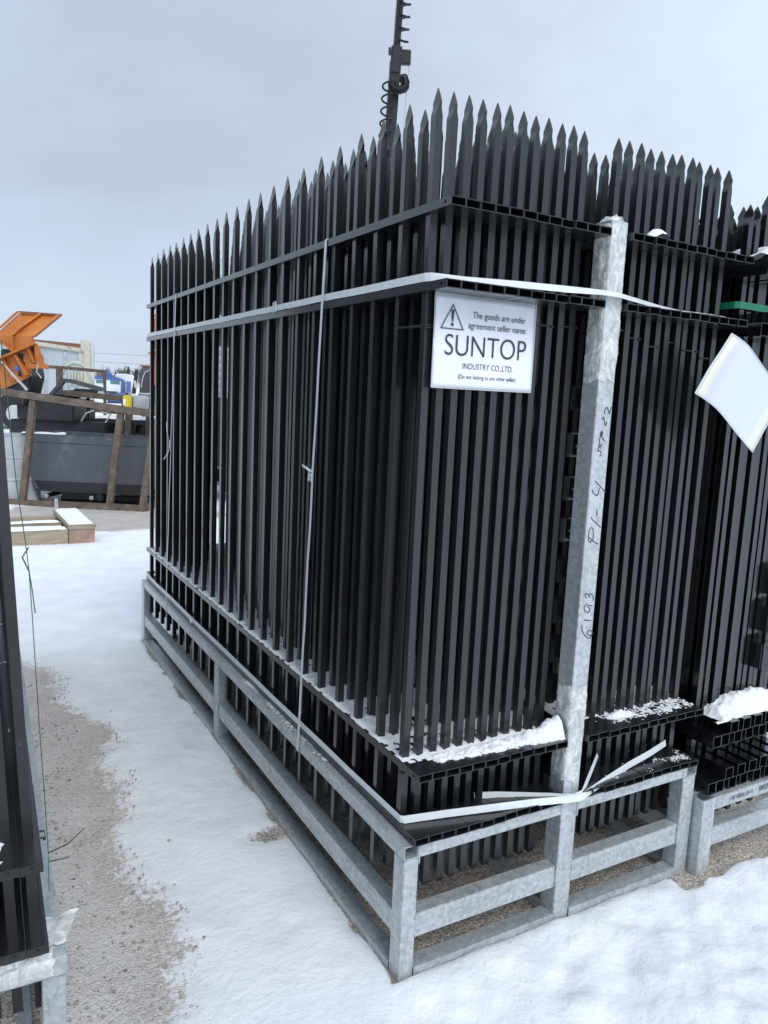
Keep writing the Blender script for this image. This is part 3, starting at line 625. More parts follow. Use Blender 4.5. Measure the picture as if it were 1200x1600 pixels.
# ------------------------------------------------------------------ cable ties
def tie(label, x0, x1, y0, y1, z, tail=None):
    b = MB(); e_ = .0016
    b.ribbon([(x0-e_, y0-e_, z), (x1+e_, y0-e_, z+.001), (x1+e_, y1+e_, z), (x0-e_, y1+e_, z-.001), (x0-e_, y0-e_, z)], [Vector((0, 0, 1))]*5, .0036, .0012)
    b.box(x1-.004, x1+.002, y0-.006, y0-.002, z-.003, z+.003)
    if tail: b.tube(tail, .0012, 5)
    o = b.build('cable_tie', M_TIE); tag(o, label, 'cable tie', 'black cable ties on the pickets')
PY = YP+O0
def px_(i): return (XP+PW*i if i < 12 else X2+PW*(i-12))+PW/2
for i, z, nm in ((0, 1.700, 'first and second'), (8, 1.735, 'ninth and tenth'), (10, 1.738, 'eleventh and twelfth')):
    tie('black cable tie on the %s pickets from the near corner under rail two' % nm, px_(i)-.010, px_(i+1)+.010, PY-.010, PY+.010, z)
tie('black cable tie on the long left side at the near corner, below rail two', px_(0)-.010, px_(0)+.010, PY-.010, PY+SP+.010, 1.706)
for k, i in enumerate((13, 14, 16, 18, 20, 22)):
    tie('black cable tie below the second rail, %s to the right of the pole' % ORD[k], px_(i)-.010, px_(i+1)+.010, PY-.010, PY+.010, 1.745-.012*(k % 3)-.006*k)
for k, i in enumerate((0, 2, 3, 5, 7, 9)):
    tie('black cable tie just below the third rail, %s from the near corner' % ORD[k], px_(i)-.010, px_(i+1)+.010, PY-.010, PY+.010, .545-.007*(k % 3))
for k, i in enumerate((12, 14, 16, 18, 19)):
    tie('black cable tie just below the third rail, %s to the right of the pole' % ORD[k], px_(i)-.010, px_(i+1)+.010, PY-.010, PY+.010, .548-.008*(k % 3))
tie('black cable tie closed round the corner picket of the left edge stack', -.862, -.838, .085, .11, .588, None)
tg = MB().tube([(-.838, .02, .590), (-.80, .03, .594), (-.765, .045, .612)], [.0016, .0014, .001], 6).tube([(-.838, .0, .583), (-.80, .003, .580)], [.0016, .001], 6).build('cable_tie', M_TIE)
tag(tg, 'loose black cable tie ends sticking out beside the left edge stack', 'cable tie', 'black cable ties on the pickets')
hb = MB().tube([(.50, .10, .39), (.498, .098, .30), (.505, .095, .19)], .0015, 5).build('cable_tie', M_TIE); tag(hb, 'dangling black cable tie tail hanging below the rack top left of the pole', 'cable tie', 'black cable ties on the pickets')

# ------------------------------------------------------------------ sign and paper
def text(body, size, x, z, parent, xs=1.0, bold=0, align='CENTER', name='lettering', rot=0, m_=None, y=-.0012, shear=0):
    c = bpy.data.curves.new('t', 'FONT'); c.body = body; c.size = size; c.align_x = align; c.offset = bold; c.extrude = .00015
    o = bpy.data.objects.new('t', c); COL.objects.link(o); dg = bpy.context.evaluated_depsgraph_get(); dg.update()
    me = bpy.data.meshes.new_from_object(o.evaluated_get(dg)); bpy.data.objects.remove(o); me.name = name
    T = Matrix.Translation((x, y, z)) @ Matrix.Rotation(rot, 4, 'Y') @ Matrix.Rotation(R(90), 4, 'X') @ Matrix.Diagonal((xs, 1, 1, 1))
    me.transform(T); me.materials.clear(); return link(name, me, m_ or M_INK, parent)
sg = thing('warning_sign', 'white laminated sign reading SUNTOP with a warning triangle, hung on the front pickets', 'sign', (.050, .070, 1.560), (0, R(0.0), 0))
SW, SH = .313, .222
sh = MB(); nx_, nz_ = 30, 20
for j in range(nz_+1):
    for i in range(nx_+1):
        u, v = i/nx_, j/nz_; sh.v.append((u*SW-.004*v, -.0012*math.sin(u*3.1)-.0012*nz(u*3, v*3, 2)-.001*(1-v), v*SH+.0015*math.sin(3.1*u)*0))
for j in range(nz_):
    for i in range(nx_): q = j*(nx_+1)+i; sh.f.append((q, q+1, q+nx_+2, q+nx_+1))
mesh_ = sh.mesh('sheet', smooth=True, recalc=False)
so_ = link('sheet', mesh_, M_PAPER, sg); sol = so_.modifiers.new('s', 'SOLIDIFY'); sol.thickness = .0006; sol.offset = 1
MB().box(-.003, .0, -.0016, .0006, -.003, SH+.003).box(SW-.003, SW+.0005, -.0016, .0006, -.003, SH+.003).box(0, SW-.003, -.0016, .0006, -.004, 0).box(0, SW-.003, -.0016, .0006, SH, SH+.003).build('clear_edge', simple('laminate_edge', (.45, .48, .50), .25), sg)
ty = -.0036
text('The goods are under', .0230, .193, .172, sg, .86, -.0001, y=ty)
text('agreement seller name:', .0230, .190, .1465, sg, .86, -.0001, y=ty)
text('SUNTOP', .0740, .157, .078, sg, .90, -.0007, y=ty)
text('INDUSTRY CO.,LTD.', .0210, .166, .0465, sg, .84, -.0001, y=ty)
text('(Do not belong to any other seller)', .0150, .166, .0225, sg, .85, 0, y=ty)
tri = MB(); T0 = [(.014, .140), (.084, .140), (.049, .201)]; cxy = (.049, .1603)
T1 = [(cxy[0]+(a-cxy[0])*.88, cxy[1]+(c-cxy[1])*.88) for a, c in T0]
for k in range(3):
    a, b_, c, d = T0[k], T0[(k+1) % 3], T1[(k+1) % 3], T1[k]; tri.prism([a, b_, c, d], 1, ty-.0003, ty)
tri.prism([(.0450, .184), (.0530, .184), (.0508, .158), (.0472, .158)], 1, ty-.0003, ty)
tri.prism([(.049+.004*math.cos(a), .1515+.004*math.sin(a)) for a in [k*math.pi/8 for k in range(16)]], 1, ty-.0003, ty)
tri.prism([(.049+.004*math.cos(a), .184+.004*math.sin(a)) for a in [k*math.pi/8 for k in range(16)]], 1, ty-.0004, ty-.0001)
tri.build('warning_triangle', M_INK, sg)

def loose_sheet():
    r_ = thing('paper_sheet', 'blank white laminated sheet hanging askew and curling on the right hand stack', 'paper sheet', (1.068, -.06, 1.588), (0, 0, 0))
    b = MB(); W_, H_ = .30, .215; a = R(34); K = 24
    for j in range(K+1):
        for i in range(K+1):
            u, v = (i/K-.5)*W_, (j/K-.5)*H_
            x = u*math.cos(a)+v*math.sin(a); z = -u*math.sin(a)+v*math.cos(a)
            bend = max(0, -u-.06); y = .9*bend*bend*4+.003*nz(u*8, v*8, 3)-.02*max(0, u)*0
            x += bend*.30*max(0, v+.02)*4; z -= max(0, -u-.04)*.02
            b.v.append((x, y, z))
    for j in range(K):
        for i in range(K): q = j*(K+1)+i; b.f.append((q, q+1, q+K+2, q+K+1))
    m_, t, p = mat('sheet_with_yellow_edge'); co = N(t, 'ShaderNodeTexCoord'); mp_ = N(t, 'ShaderNodeMapping'); mp_.inputs['Rotation'].default_value = (0, a, 0)
    # across-sheet stripes of cream at both short ends
    sp_ = N(t, 'ShaderNodeSeparateXYZ'); vr = N(t, 'ShaderNodeVectorRotate', rotation_type='Y_AXIS'); vr.inputs['Angle'].default_value = a*-1
    t.links.new(co.outputs['Object'], vr.inputs['Vector']); t.links.new(vr.outputs[0], sp_.inputs[0])
    rp = N(t, 'ShaderNodeValToRGB'); E_ = rp.color_ramp.elements; E_[0].position = .0; E_[0].color = (.66, .68, .62, 1); E_[1].position = 1; E_[1].color = (.74, .74, .64, 1)
    for ps, c in ((.075, (.70, .70, .58, 1)), (.10, (.60, .62, .76, 1)), (.16, (.62, .64, .80, 1)), (.20, (.64, .69, .85, 1)), (.85, (.66, .71, .87, 1)), (.875, (.74, .74, .66, 1))):
        q = E_.new(ps); q.color = c
    mr = N(t, 'ShaderNodeMapRange'); mr.inputs['From Min'].default_value = -W_/2; mr.inputs['From Max'].default_value = W_/2; t.links.new(sp_.outputs['X'], mr.inputs['Value']); t.links.new(mr.outputs[0], rp.inputs['Fac'])
    t.links.new(rp.outputs['Color'], p.inputs['Base Color']); p.inputs['Roughness'].default_value = .25
    me = b.mesh('sheet', smooth=True, recalc=False); o = link('sheet', me, m_, r_); s_ = o.modifiers.new('s', 'SOLIDIFY'); s_.thickness = .0012
    K2 = K+1; rim = [b.v[i] for i in range(K2)]+[b.v[j*K2+K] for j in range(K2)]+[b.v[K*K2+i] for i in range(K, -1, -1)]+[b.v[j*K2] for j in range(K, -1, -1)]
    MB().tube([Vector(q)+Vector((0, -.0005, 0)) for q in rim], .0014, 5).build('clear_edge', M_STRAP, r_)
    MB().tube([(.02, .004, -.05), (.14, .08, .03)], .0012, 5).build('string', M_TIE, r_)
loose_sheet()

# ------------------------------------------------------------------ right hand rack
rr_ = thing('steel_rack', 'galvanised tube rack under the glossy right hand stack, stencilled along its top beam', 'steel rack', (1.125, -.035, 0))
beam(rr_, 2, 0, .268, .004, .066, 0, .055, 'post'); beam(rr_, 0, .0665, 1.0, .002, .05, .222, .268, 'top_beam')
beam(rr_, 0, .0665, 1.0, .002, .05, .093, .160, 'middle_beam'); beam(rr_, 2, 0, .268, 1.001, 1.06, 0, .055, 'post')
beam(rr_, 1, .0555, 3.06, .010, .055, .222, .267, 'top_beam'); beam(rr_, 1, .0555, 3.06, .010, .055, .095, .158, 'middle_beam'); beam(rr_, 2, 0, .221, .008, .062, 2.99, 3.05, 'post')
tb = [c for c in COL.objects if c.parent == rr_ and c.name.startswith('top_beam')][0]
M_STEN = simple('stencil_ink', (.16, .18, .20), .6, var=.4, scale=200)
text('XEBABSMB', .030, .345, .256, tb, .66, .0006, align='CENTER', name='stencil', rot=math.pi, m_=M_STEN, y=.0013)
text('O-1077788880-2021', .022, .205, .252, tb, .66, 0, align='CENTER', name='stencil', rot=math.pi, m_=M_STEN, y=.0013)
# slotted plates at the right edge
for k, (x, z) in enumerate(((1.46, .93), (1.445, .80), (1.43, .67))):
    r_ = thing('slotted_plate', 'grey black slotted steel plate at the right edge, %s of three' % ['topmost', 'middle', 'lowest'][k], 'steel plate', (x+.02, .030, z-.03), (0, 0, R(-4)), 'slotted steel plates hung on the right hand stack')
    b = MB(); h = .115; wd = .12
    b.prism([(.012, 0), (wd, 0), (wd, h), (.012, h), (0, h-.012), (0, .012)], 1, 0, .004)
    b.build('plate', M_BLACK, r_, bevel=.0008)
    for zz in (.025, .088): MB().prism([(.018+.014*(1 if math.cos(a) > 0 else 0)+.005*math.cos(a), zz+.005*math.sin(a)) for a in [q*math.pi/6+.01 for q in range(12)]], 1, -.0005, .0).build('slot', M_TIE, r_)
    MB().box(-.006, .0, .004, .05, .012, h-.012).build('flange', M_BLACK, r_)

# ------------------------------------------------------------------ left edge rack
lr = thing('steel_rack', 'galvanised tube rack at the left edge with plastic film on its front beam', 'steel rack', (-.812, -.030, 0), (0, 0, R(-2)))
beam(lr, 0, -1.1, 0.0, -.002, .045, .349, .390, 'top_beam'); beam(lr, 2, 0, .3485, -.046, -.002, 0, .044, 'post'); beam(lr, 2, 0, .3485, -1.1, -1.05, 0, .05, 'post')
beam(lr, 1, .0455, 3.06, -.046, -.003, .349, .389, 'top_beam'); beam(lr, 1, .05, 3.0, -.042, -.004, .116, .18, 'middle_beam'); beam(lr, 2, 0, .3485, -.046, -.002, 1.56, 1.62, 'post'); beam(lr, 2, 0, .3485, -.046, -.002, 3.0, 3.06, 'post')
beam(lr, 1, .0455, 2.99, -.085, -.055, .001, .03, 'base_beam'); beam(lr, 0, -1.04, -.05, .003, .045, .001, .03, 'base_beam')
fb = MB(); K = 28; n_ = 90
for j in range(n_+1):
    x = -1.0+.975*j/n_
    for k in range(K):
        a = 2*math.pi*k/K; c_, s_ = math.cos(a), math.sin(a); q = (abs(c_)**6+abs(s_)**6)**(-1/6)
        off = .002+.004*abs(fbm(x*9, c_*1.5, s_*1.5, 1.2, 4))+.003*nz(x*20, c_, s_)
        xx = x+(.012*nz(c_*2, s_*2, 3) if j == n_ else 0)
        fb.v.append((xx, .0215+(.0235*q+off)*c_, .3695+(.0205*q+off)*s_))
for j in range(n_):
    for k in range(K): fb.f.append((j*K+k, j*K+(k+1) % K, (j+1)*K+(k+1) % K, (j+1)*K+k))
flp = MB(); A, C_ = 14, 10
for j in range(A+1):
    for i in range(C_+1):
        u, v = i/C_, j/A; flp.v.append((-.075+.075*u+.035*v*u, .03+.085*v+.01*nz(u*3, v*3), .393+.012*math.sin(v*2.2)+.008*nz(u*4, v*4, 7)+.004*u))
for j in range(A):
    for i in range(C_): q = j*(C_+1)+i; flp.f.append((q, q+1, q+C_+2, q+C_+1))
fb.add(flp.v, flp.f)
o = link('stretch_film', fb.mesh('stretch_film', smooth=True, recalc=False), M_FILM); o.location = lr.location; o.rotation_euler = lr.rotation_euler
tag(o, 'torn crinkled plastic film round the front beam of the left edge rack', 'plastic film', 'plastic film wound round the rack tubes')
M_GREEN = simple('green_twine', (.03, .13, .07), .6)
def up_(px, py, D):
    d = fwd+RT*((px-600)/FPX)-UP*((py-800)/FPX); return CAM+d*D
tw = [Vector((-.893, .11, 1.60)), Vector((-.884, .13, 1.5)), Vector((-.870, .150, 1.32)), Vector((-.855, .165, 1.2)), Vector((-.850, .16, 1.14)), Vector((-.846, .16, 1.05)), Vector((-.836, .17, .80)), Vector((-.823, .18, .52)), Vector((-.822, .18, .40))]
o = MB().tube(tw, .0010, 5).tube([tw[4], tw[4]+Vector((.004, 0, -.03)), tw[4]+Vector((.010, 0, -.09))], .0012, 5).tube([tw[4]+Vector((0, 0, .05)), tw[4]+Vector((-.012, 0, .03)), tw[4]], .0016, 5).build('twine', M_GREEN)
tag(o, 'thin green twine hanging down the aisle side of the left edge stack', 'twine')

# ------------------------------------------------------------------ snow lying on the stacks
def snowfield(name, label, x0, x1, y0, y1, z, hfun, st=.006, group=None, kind='stuff'):
    nx_, ny_ = int((x1-x0)/st)+1, int((y1-y0)/st)+1; idx = {}; b = MB(); Hh = np.zeros((nx_, ny_))
    for i in range(nx_):
        for j in range(ny_): Hh[i, j] = hfun(x0+i*st, y0+j*st)
    for i in range(nx_-1):
        for j in range(ny_-1):
            if max(Hh[i, j], Hh[i+1, j], Hh[i+1, j+1], Hh[i, j+1]) > 0:
                f = []
                for a, c in ((i, j), (i+1, j), (i+1, j+1), (i, j+1)):
                    if (a, c) not in idx: idx[(a, c)] = len(b.v); b.v.append((x0+a*st, y0+c*st, z+max(Hh[a, c], -.0006)))
                    f.append(idx[(a, c)])
                b.f.append(tuple(f))
    me = b.mesh(name, smooth=True, recalc=False); o = link(name, me, M_SNOW); tag(o, label, 'snow', group, kind)
    return o
zr = .5866
def pk_d(x, y):   # distance to nearest picket row
    return abs(((y-PY)/SP+.5) % 1-.5)*SP
def hA(x, y):
    n = fbm(x, y, 1, 9, 4)*.5+.5; e_ = min(x-.0225, 3.0-y, (.522-x)*3)
    base = .0006+.0070*(n-.40)+.0038*nz(x, y, 3, 45)+.0026*nz(x, y, 8, 120)
    near = .010 if y > .10 else (y-.055)*.22
    edge = min(0, (x-.032))*.4
    k = .004*math.exp(-(pk_d(x, y)/.02)**2)
    return min(base+k+edge, near+.003*nz(x, y, 5, 60)) if y < .14 else base+k+edge
snowfield('snow', 'thin snow lying on the third rails between the pickets left of the pole', .0225, .5215, .04, 3.0, zr, hA, .0065)
def ridge(x, y):
    t_ = (x-.10)/.41
    if t_ < 0: return -1
    hc = .006+.012*t_+.050*max(0, t_-.72)/.28*(.7+.5*nz(x, 0, 2, 50)); yc = .045-.012*t_; wd = .020+.016*t_
    prof = 1-((y-yc)/wd)**2
    lump = .010*fbm(x, y, 4, 30, 4)+.006*fbm(x, y, 9, 75, 3)
    return hc*prof+(lump if prof > -.2 else -.01)-.002+(.003*nz(x, y, 2, 160))
snowfield('snow_heap', 'ridge of lumpy snow on the third rails before the pickets, rising towards the pole', .09, .522, -.012, .085, zr, ridge, .0032, kind=None)
def hB(x, y):
    n = fbm(x+7, y, 1, 10, 4)*.5+.5; b0 = .0075*(n-.36)+.003*nz(x, y, 3, 60)
    if y < .08: b0 = .004*(fbm(x, y, 2, 24, 4)*.5+.5-.58)+.0035*nz(x, y, 3, 110)+.003*nz(x, y, 9, 230)-(.002 if y < .02 else 0)-max(0, .78-x)*.03
    return b0
snowfield('snow', 'grainy snow crystals along the front of the third rails right of the pole', X2, 1.10, .0, .0815, zr, hB, .0028)
snowfield('snow', 'thin snow between the pickets on the third rails right of the pole', X2, 1.10, .0816, 3.0, zr, hB, .008)
def hBl(x, y):
    d_ = math.hypot((x-.80)/.055, (y-.055)/.022); return .020*(1-d_)+.006*fbm(x, y, 3, 40, 4) if d_ < 1.1 else -1
snowfield('snow_heap', 'small icy lump of snow on the third rails, midway right of the pole', .73, .87, .02, .09, zr, hBl, .004, kind=None)
def hC(x, y):
    return .0016*(fbm(x, y, 1, 22, 4)-.28+(.22 if x > .9 else 0))+.0020*nz(x, y, 4, 190)-.0010
snowfield('snow', 'dusting of snow on the bottom rails at the right end of the main rack', X2, 1.10, -.012, .16, .412, hC, .0028)
def hD(x, y):
    return .0022*fbm(x, y, 1, 7, 3)+.0025*nz(x, y, 2, 90)+.0015*nz(x, y, 6, 200)-.0010-max(0, .034-x)*.05+(.0012 if .5 < y < 1.3 else -.001)
snowfield('snow', 'frosty snow crust along the top beam on the long left side', .001, .042, .04, 3.0, HT+.0003, hD, .005)
# top rails
def blob(cx, cy, rx, ry, h, seed):
    return lambda x, y: h*(1-((x-cx)/rx)**2-((y-cy)/ry)**2)+.15*h*fbm(x+seed, y, 3, 40, 3)
snowfield('snow_heap', 'small cap of snow on the top rails right of the pole', .665, .775, -.013, .06, ZS[3]+.0207, blob(.72, .012, .045, .034, .028, 3), .003, kind=None)
snowfield('snow_heap', 'thin streak of snow on the second rails right of the pole', .72, 1.1, -.01, .05, ZS[2]+.0212, blob(.93, .005, .16, .018, .005, 6), .005, kind=None)
# big heap on the right hand stack
def hE(x, y):
    t_ = (x-1.165)
    env = 1-((y-.055)/.065)**2
    if x < 1.235: base = -.036+.06*max(0, (x-1.17)/.065)
    else: base = .018+.045*math.exp(-((x-1.42)/.12)**2)+.018*math.exp(-((x-1.29)/.04)**2)
    if env < -.1: return -1
    return max(base*env+.014*fbm(x, y, 2, 16, 4)+.008*fbm(x, y, 5, 45, 3)-.003, -1 if x > 1.235 else -.039)
o = snowfield('snow_heap', 'thick white heap of snow on the rails of the glossy right hand stack', 1.18, 1.66, -.02, .118, .5182, lambda x, y: (hE(x, y) if hE(x, y) > -.036 else -1), .0045, kind=None)
snowfield('snow', 'thin snow on the upper rails of the glossy right hand stack', 1.166, 1.62, .0, 3.0, Z3[3]+.0408+.0405, lambda x, y: .010+.014*fbm(x, y, 1, 9, 3)+.016*math.exp(-(y/.12)**2)-(1 if x < 1.244 else 0), .009)
snowfield('snow_heap', 'bank of snow on the top rail at the left edge of the glossy right stack', 1.166, 1.242, -.015, .9, Z3[3]+.0403, lambda x, y: .012+.010*fbm(x, y, 8, 18, 4)+.030*math.exp(-((y-.02)/.08)**2)-abs(x-1.215)*.35, .005, kind=None)
# left edge stack snow
def hL(x, y):
    return .004+.012*fbm(x, y, 6, 11, 4)+.006*nz(x, y, 3, 60)-max(0, x+.045)*.28+(.018*math.exp(-((x+.10)/.03)**2-((y-.10)/.06)**2))-max(0, .035-y)*.4
o = snowfield('snow', 'patchy snow on the third rails of the left edge stack', -.20, .037, .01, 2.9, Z4[1]+.0215, hL, .007)
o.location = s4.location; o.rotation_euler = s4.rotation_euler; o.location.z += 0
# ------------------------------------------------------------------ yard behind (local frames facing the aisle)
HF = Vector((math.sin(YAW), math.cos(YAW), 0)); HR = Vector((math.cos(YAW), -math.sin(YAW), 0))
def bthing(name, label, cat, s, D, rot=0, group=None):
    p_ = Vector((CAM.x, CAM.y, 0))+HR*s+HF*D
    return thing(name, label, cat, p_, (0, 0, -YAW+R(rot)), group)
M_BROWN = simple('rusty_brown_primer', (.135, .10, .075), .7, var=.35, scale=12, grime=(.20, .16, .13), gscale=6, bump=.4)
M_GREY = simple('slate_grey_paint', (.080, .088, .104), .42, var=.12, scale=3, grime=(.17, .18, .19), gscale=2.5)
M_DARK = simple('dark_frame_paint', (.016, .018, .022), .5, var=.3, scale=9)
M_ORANGE = simple('orange_paint', (.50, .16, .028), .42, var=.12, scale=4, grime=(.42, .15, .05), gscale=3)
M_WHITEBODY = simple('weathered_white_paint', (.55, .56, .52), .6, var=.12, scale=2, grime=(.34, .29, .20), gscale=2.2)
M_BEIGE = simple('chipped_beige_paint', (.52, .49, .40), .6, var=.15, scale=3, grime=(.30, .22, .15), gscale=5)
M_TANKL = simple('blue_grey_body_paint', (.40, .44, .47), .5, var=.12, scale=1.5)
M_RUSTRED = simple('faded_red_brown', (.24, .12, .09), .75, var=.3, scale=6)
M_GLASSD = simple('dark_glass', (.045, .045, .05), .15)
M_BLUE = simple('blue_cab_paint', (.09, .14, .33), .35, var=.1, scale=4)
M_WHITE = simple('white_cab_paint', (.74, .76, .78), .35, var=.05, scale=3)
M_GLASS = simple('windscreen_glass', (.10, .20, .20), .08, var=.2, scale=2)
M_CHAR = simple('charcoal_cab_paint', (.085, .085, .09), .4, var=.15, scale=4)
M_WOOD = simple('weathered_timber', (.36, .30, .22), .8, var=.25, scale=5, grime=(.22, .18, .14), gscale=4, bump=.5, stretch=(1, 8, 8))
M_WOODR = simple('reddish_timber', (.33, .22, .17), .8, var=.3, scale=9, bump=.5)
M_YEL = simple('yellow_plastic', (.72, .55, .03), .5)
M_RUB = simple('tyre_rubber', (.02, .02, .021), .75, var=.3)
M_HOSE = simple('pale_hose', (.50, .54, .46), .5)
M_CHROME = simple('bare_steel', (.6, .6, .6), .3, metal=.8)
M_TANK = simple('ribbed_grey_tank', (.40, .42, .44), .6, var=.2, scale=6)
M_BARK = simple('winter_twigs', (.16, .145, .13), .9, var=.3)
M_DGREEN = simple('dark_conifer', (.05, .07, .055), .9, var=.3)
def snowcap(name, label, verts_xy, z, parent_frame, h=.03, seed=0):
    pass
def local_snow(fr, label, x0, x1, y0, y1, z, h=.02, st=.03, seed=0, cover=.0):
    def f(x, y):
        e_ = min(x-x0, x1-x, y-y0, y1-y)
        return min(h, e_*1.2+.004)*(.75+.5*fbm(x+seed, y, 2, 5, 3)) - cover*max(0, fbm(x+seed, y, 7, 4, 3))
    o = snowfield('snow_cover', label, x0, x1, y0, y1, z, f, st, kind='stuff')
    o.location = fr.location; o.rotation_euler = fr.rotation_euler; return o
def wheel(parent, x, y, z, r, wd, name='wheel'):
    wl = MB(); K = 24
    prof = [(r*.62, -wd/2), (r*.95, -wd/2), (r, -wd*.35), (r, wd*.35), (r*.95, wd/2), (r*.62, wd/2)]
    for (rr, yy) in prof:
        for k in range(K): a = 2*math.pi*k/K; wl.v.append((rr*math.cos(a), yy, rr*math.sin(a)))
    for i in range(len(prof)):
        j = (i+1) % len(prof)
        for k in range(K): wl.f.append((i*K+k, i*K+(k+1) % K, j*K+(k+1) % K, j*K+k))
    o = wl.build(name, M_RUB, parent, loc=(x, y, z))
    MB().tube([(0, -wd*.42, 0), (0, wd*.42, 0)], r*.61, 20).build('rim', M_CHROME, o); return o

# brown shipping crate frame holding the slate grey bucket
cr = bthing('shipping_crate', 'rusty brown steel shipping crate frame standing round the slate grey bucket', 'crate', -3.7, 9.4)
def C(name, p0, p1, w_=.075, h_=.075, par=cr, m_=M_BROWN): return MB().bar(p0, p1, w_, h_, up=(0, 1, 0)).build(name, m_, par, bevel=.004)
C('top_rail', (-1.05, 0, 1.395), (.82, 0, 1.21), .08, .11)
for x, xt, zt in ((-.79, -.62, 1.31), (.29, .44, 1.19), (.70, .86, 1.15)): C('post', (x, 0, .0), (xt, 0, zt), .075, .075)
C('base_rail', (-1.1, 0, .035), (.72, 0, .035), .08, .07); C('base_rail', (.72, .03, .035), (.80, 1.7, .035), .08, .07); C('base_rail', (-1.1, 1.7, .035), (.8, 1.7, .035), .08, .07)
C('top_rail', (-.95, 1.7, 1.39), (.95, 1.7, 1.30), .08, .09)
for x in (-.70, -.02, .28, .66): C('post', (x-.06, 1.7, .07), (x, 1.7, 1.33), .09, .08)
C('base_rail', (-.2, .06, .03), (-.2, 1.66, .03), .12, .06)
bk = bthing('loader_bucket', 'slate grey steel loader bucket standing inside the brown crate frame', 'bucket', -3.72, 9.60)
poly = [(-.84, .885), (.86, .865), (.86, .80), (.80, .78), (.68, .19), (.56, .165), (-.52, .165), (-.70, .20), (-.80, .62), (-.84, .80)]
MB().prism(poly, 1, 0, .010).build('side_plate', M_GREY, bk, bevel=.003)
MB().prism(poly, 1, .90, .910).build('side_plate', M_GREY, bk)
sh = MB(); pr = [(.86, .865), (.80, .78), (.68, .19), (.56, .165), (-.52, .165), (-.70, .20), (-.80, .62), (-.84, .885)]
for x, z in pr: sh.v += [(x, .011, z), (x, .899, z)]
for i in range(len(pr)-1): sh.f.append((i*2, i*2+1, i*2+3, i*2+2))
o = sh.build('shell', M_GREY, bk); so2 = o.modifiers.new('s', 'SOLIDIFY'); so2.thickness = .01
MB().box(-.86, .88, -.012, -.001, .785, .885).build('rim_band', M_GREY, bk, bevel=.003)
MB().prism([(-.62, .17), (.60, .17), (.68, .30), (-.70, .30)], 1, -.006, -.001).build('lower_strip', M_DARK, bk)  # dark strip across the lower part of the side plate
MB().box(-.40, .05, .10, .30, .07, .16).tube([(.12, .0, .12), (.12, .4, .12)], .045, 12).tube([(-.55, .0, .11), (-.55, .4, .11)], .03, 10).box(.15, .60, .2, .26, .06, .11).build('underframe', M_DARK, bk)
for x in (-.55, .02): MB().tube([(x, -.02, .11), (x, .0, .11)], .028, 12).build('pin', M_CHROME, bk)
MB().bar((.60, .1, .20), (.74, .05, .02), .05, .05).bar((.30, .2, .15), (.62, .9, .02), .04, .04).box(-.5, .5, .3, .6, .005, .07).build('stand', M_DARK, bk)
local_snow(bk, 'strip of snow on the left rim of the grey bucket', -.86, -.28, -.01, .08, .886, .03, .02, 1)
# galvanised drum left of it
dr = bthing('steel_drum', 'pale dented steel drum partly hidden behind the left edge stack', 'drum', -4.72, 9.75)
K = 28; b = MB()
for z, r_ in ((.0, .26), (.02, .28), (.28, .275), (.30, .285), (.32, .275), (.56, .275), (.58, .285), (.60, .275), (.84, .275), (.86, .285)):
    for k in range(K): b.v.append((r_*math.cos(6.2832*k/K), r_*math.sin(6.2832*k/K), z))
for i in range(9):
    for k in range(K): b.f.append((i*K+k, i*K+(k+1) % K, (i+1)*K+(k+1) % K, (i+1)*K+k))
b.f.append(tuple(range(9*K, 10*K))); b.build('drum', M_TANK, dr, smooth=False)
# attachments stacked behind the bucket
gr = bthing('grapple_attachment', 'dark slotted grapple attachment lying behind the grey bucket', 'attachment', -4.32, 11.1)
b = MB()
b.box(-.85, .95, 0, .06, .80, .86).box(-.85, .95, 0, .06, .98, 1.04)
for k in range(14): b.bar((-.80+.13*k, .03, .78), (-.76+.13*k, .03, 1.0), .03, .05)
b.build('grille', M_DARK, gr)
MB().box(-.80, -.02, .1, .14, .95, 1.36).build('back_plate', M_DARK, gr, bevel=.004)
MB().bar((-.80, .0, 1.04), (-.34, .0, 1.56), .05, .08, up=(0, 1, 0)).bar((-.36, 0, 1.57), (-.20, 0, 1.56), .05, .07, up=(0, 1, 0)).bar((-.50, 0, 1.38), (-.2, 0, 1.42), .04, .04, up=(0, 1, 0)).bar((-.22, 0, 1.56), (.22, 0, 1.46), .06, .08, up=(0, 1, 0)).box(-.22, .20, .06, .10, 1.34, 1.46).bar((.2, 0, 1.43), (.42, 0, 1.43), .03, .03, up=(0, 1, 0)).build('arm', M_GREY, gr)
MB().tube([(.20, -.04, 1.40), (.20, .0, 1.40)], .05, 12).tube([(-.05, -.04, 1.36), (-.05, .0, 1.36)], .05, 12).build('pin', M_CHROME, gr)
MB().box(-.55, -.35, .085, .099, .985, 1.015).build('red_marking', simple('red_marking', (.45, .03, .03), .5, var=.4, scale=40), gr)
b = MB()
for x0, x1, zt in ((-.85, -.75, 1.32), (.0, .12, 1.16), (.35, .22, 1.14), (-.3, -.2, 1.28)):
    MB().tube([(x0, -.1, .90), (x0-.05, -.14, 1.0), (x0+.02, -.12, 1.12), (x1, -.08, zt)], .012, 6).build('hydraulic_hose', M_HOSE, gr)
for x in (.95, -.75): MB().box(x-.05, x+.05, .0, .2, .0, .80).build('leg', M_DARK, gr)
local_snow(gr, 'white snow lying on the dark attachment behind the bucket', .05, .9, .0, .9, 1.05, .05, .04, 5, .2)
MB().prism([(-.02, .85), (.9, .85), (.9, 1.04), (-.02, 1.04)], 1, .1, .9).build('deck', M_DARK, gr)
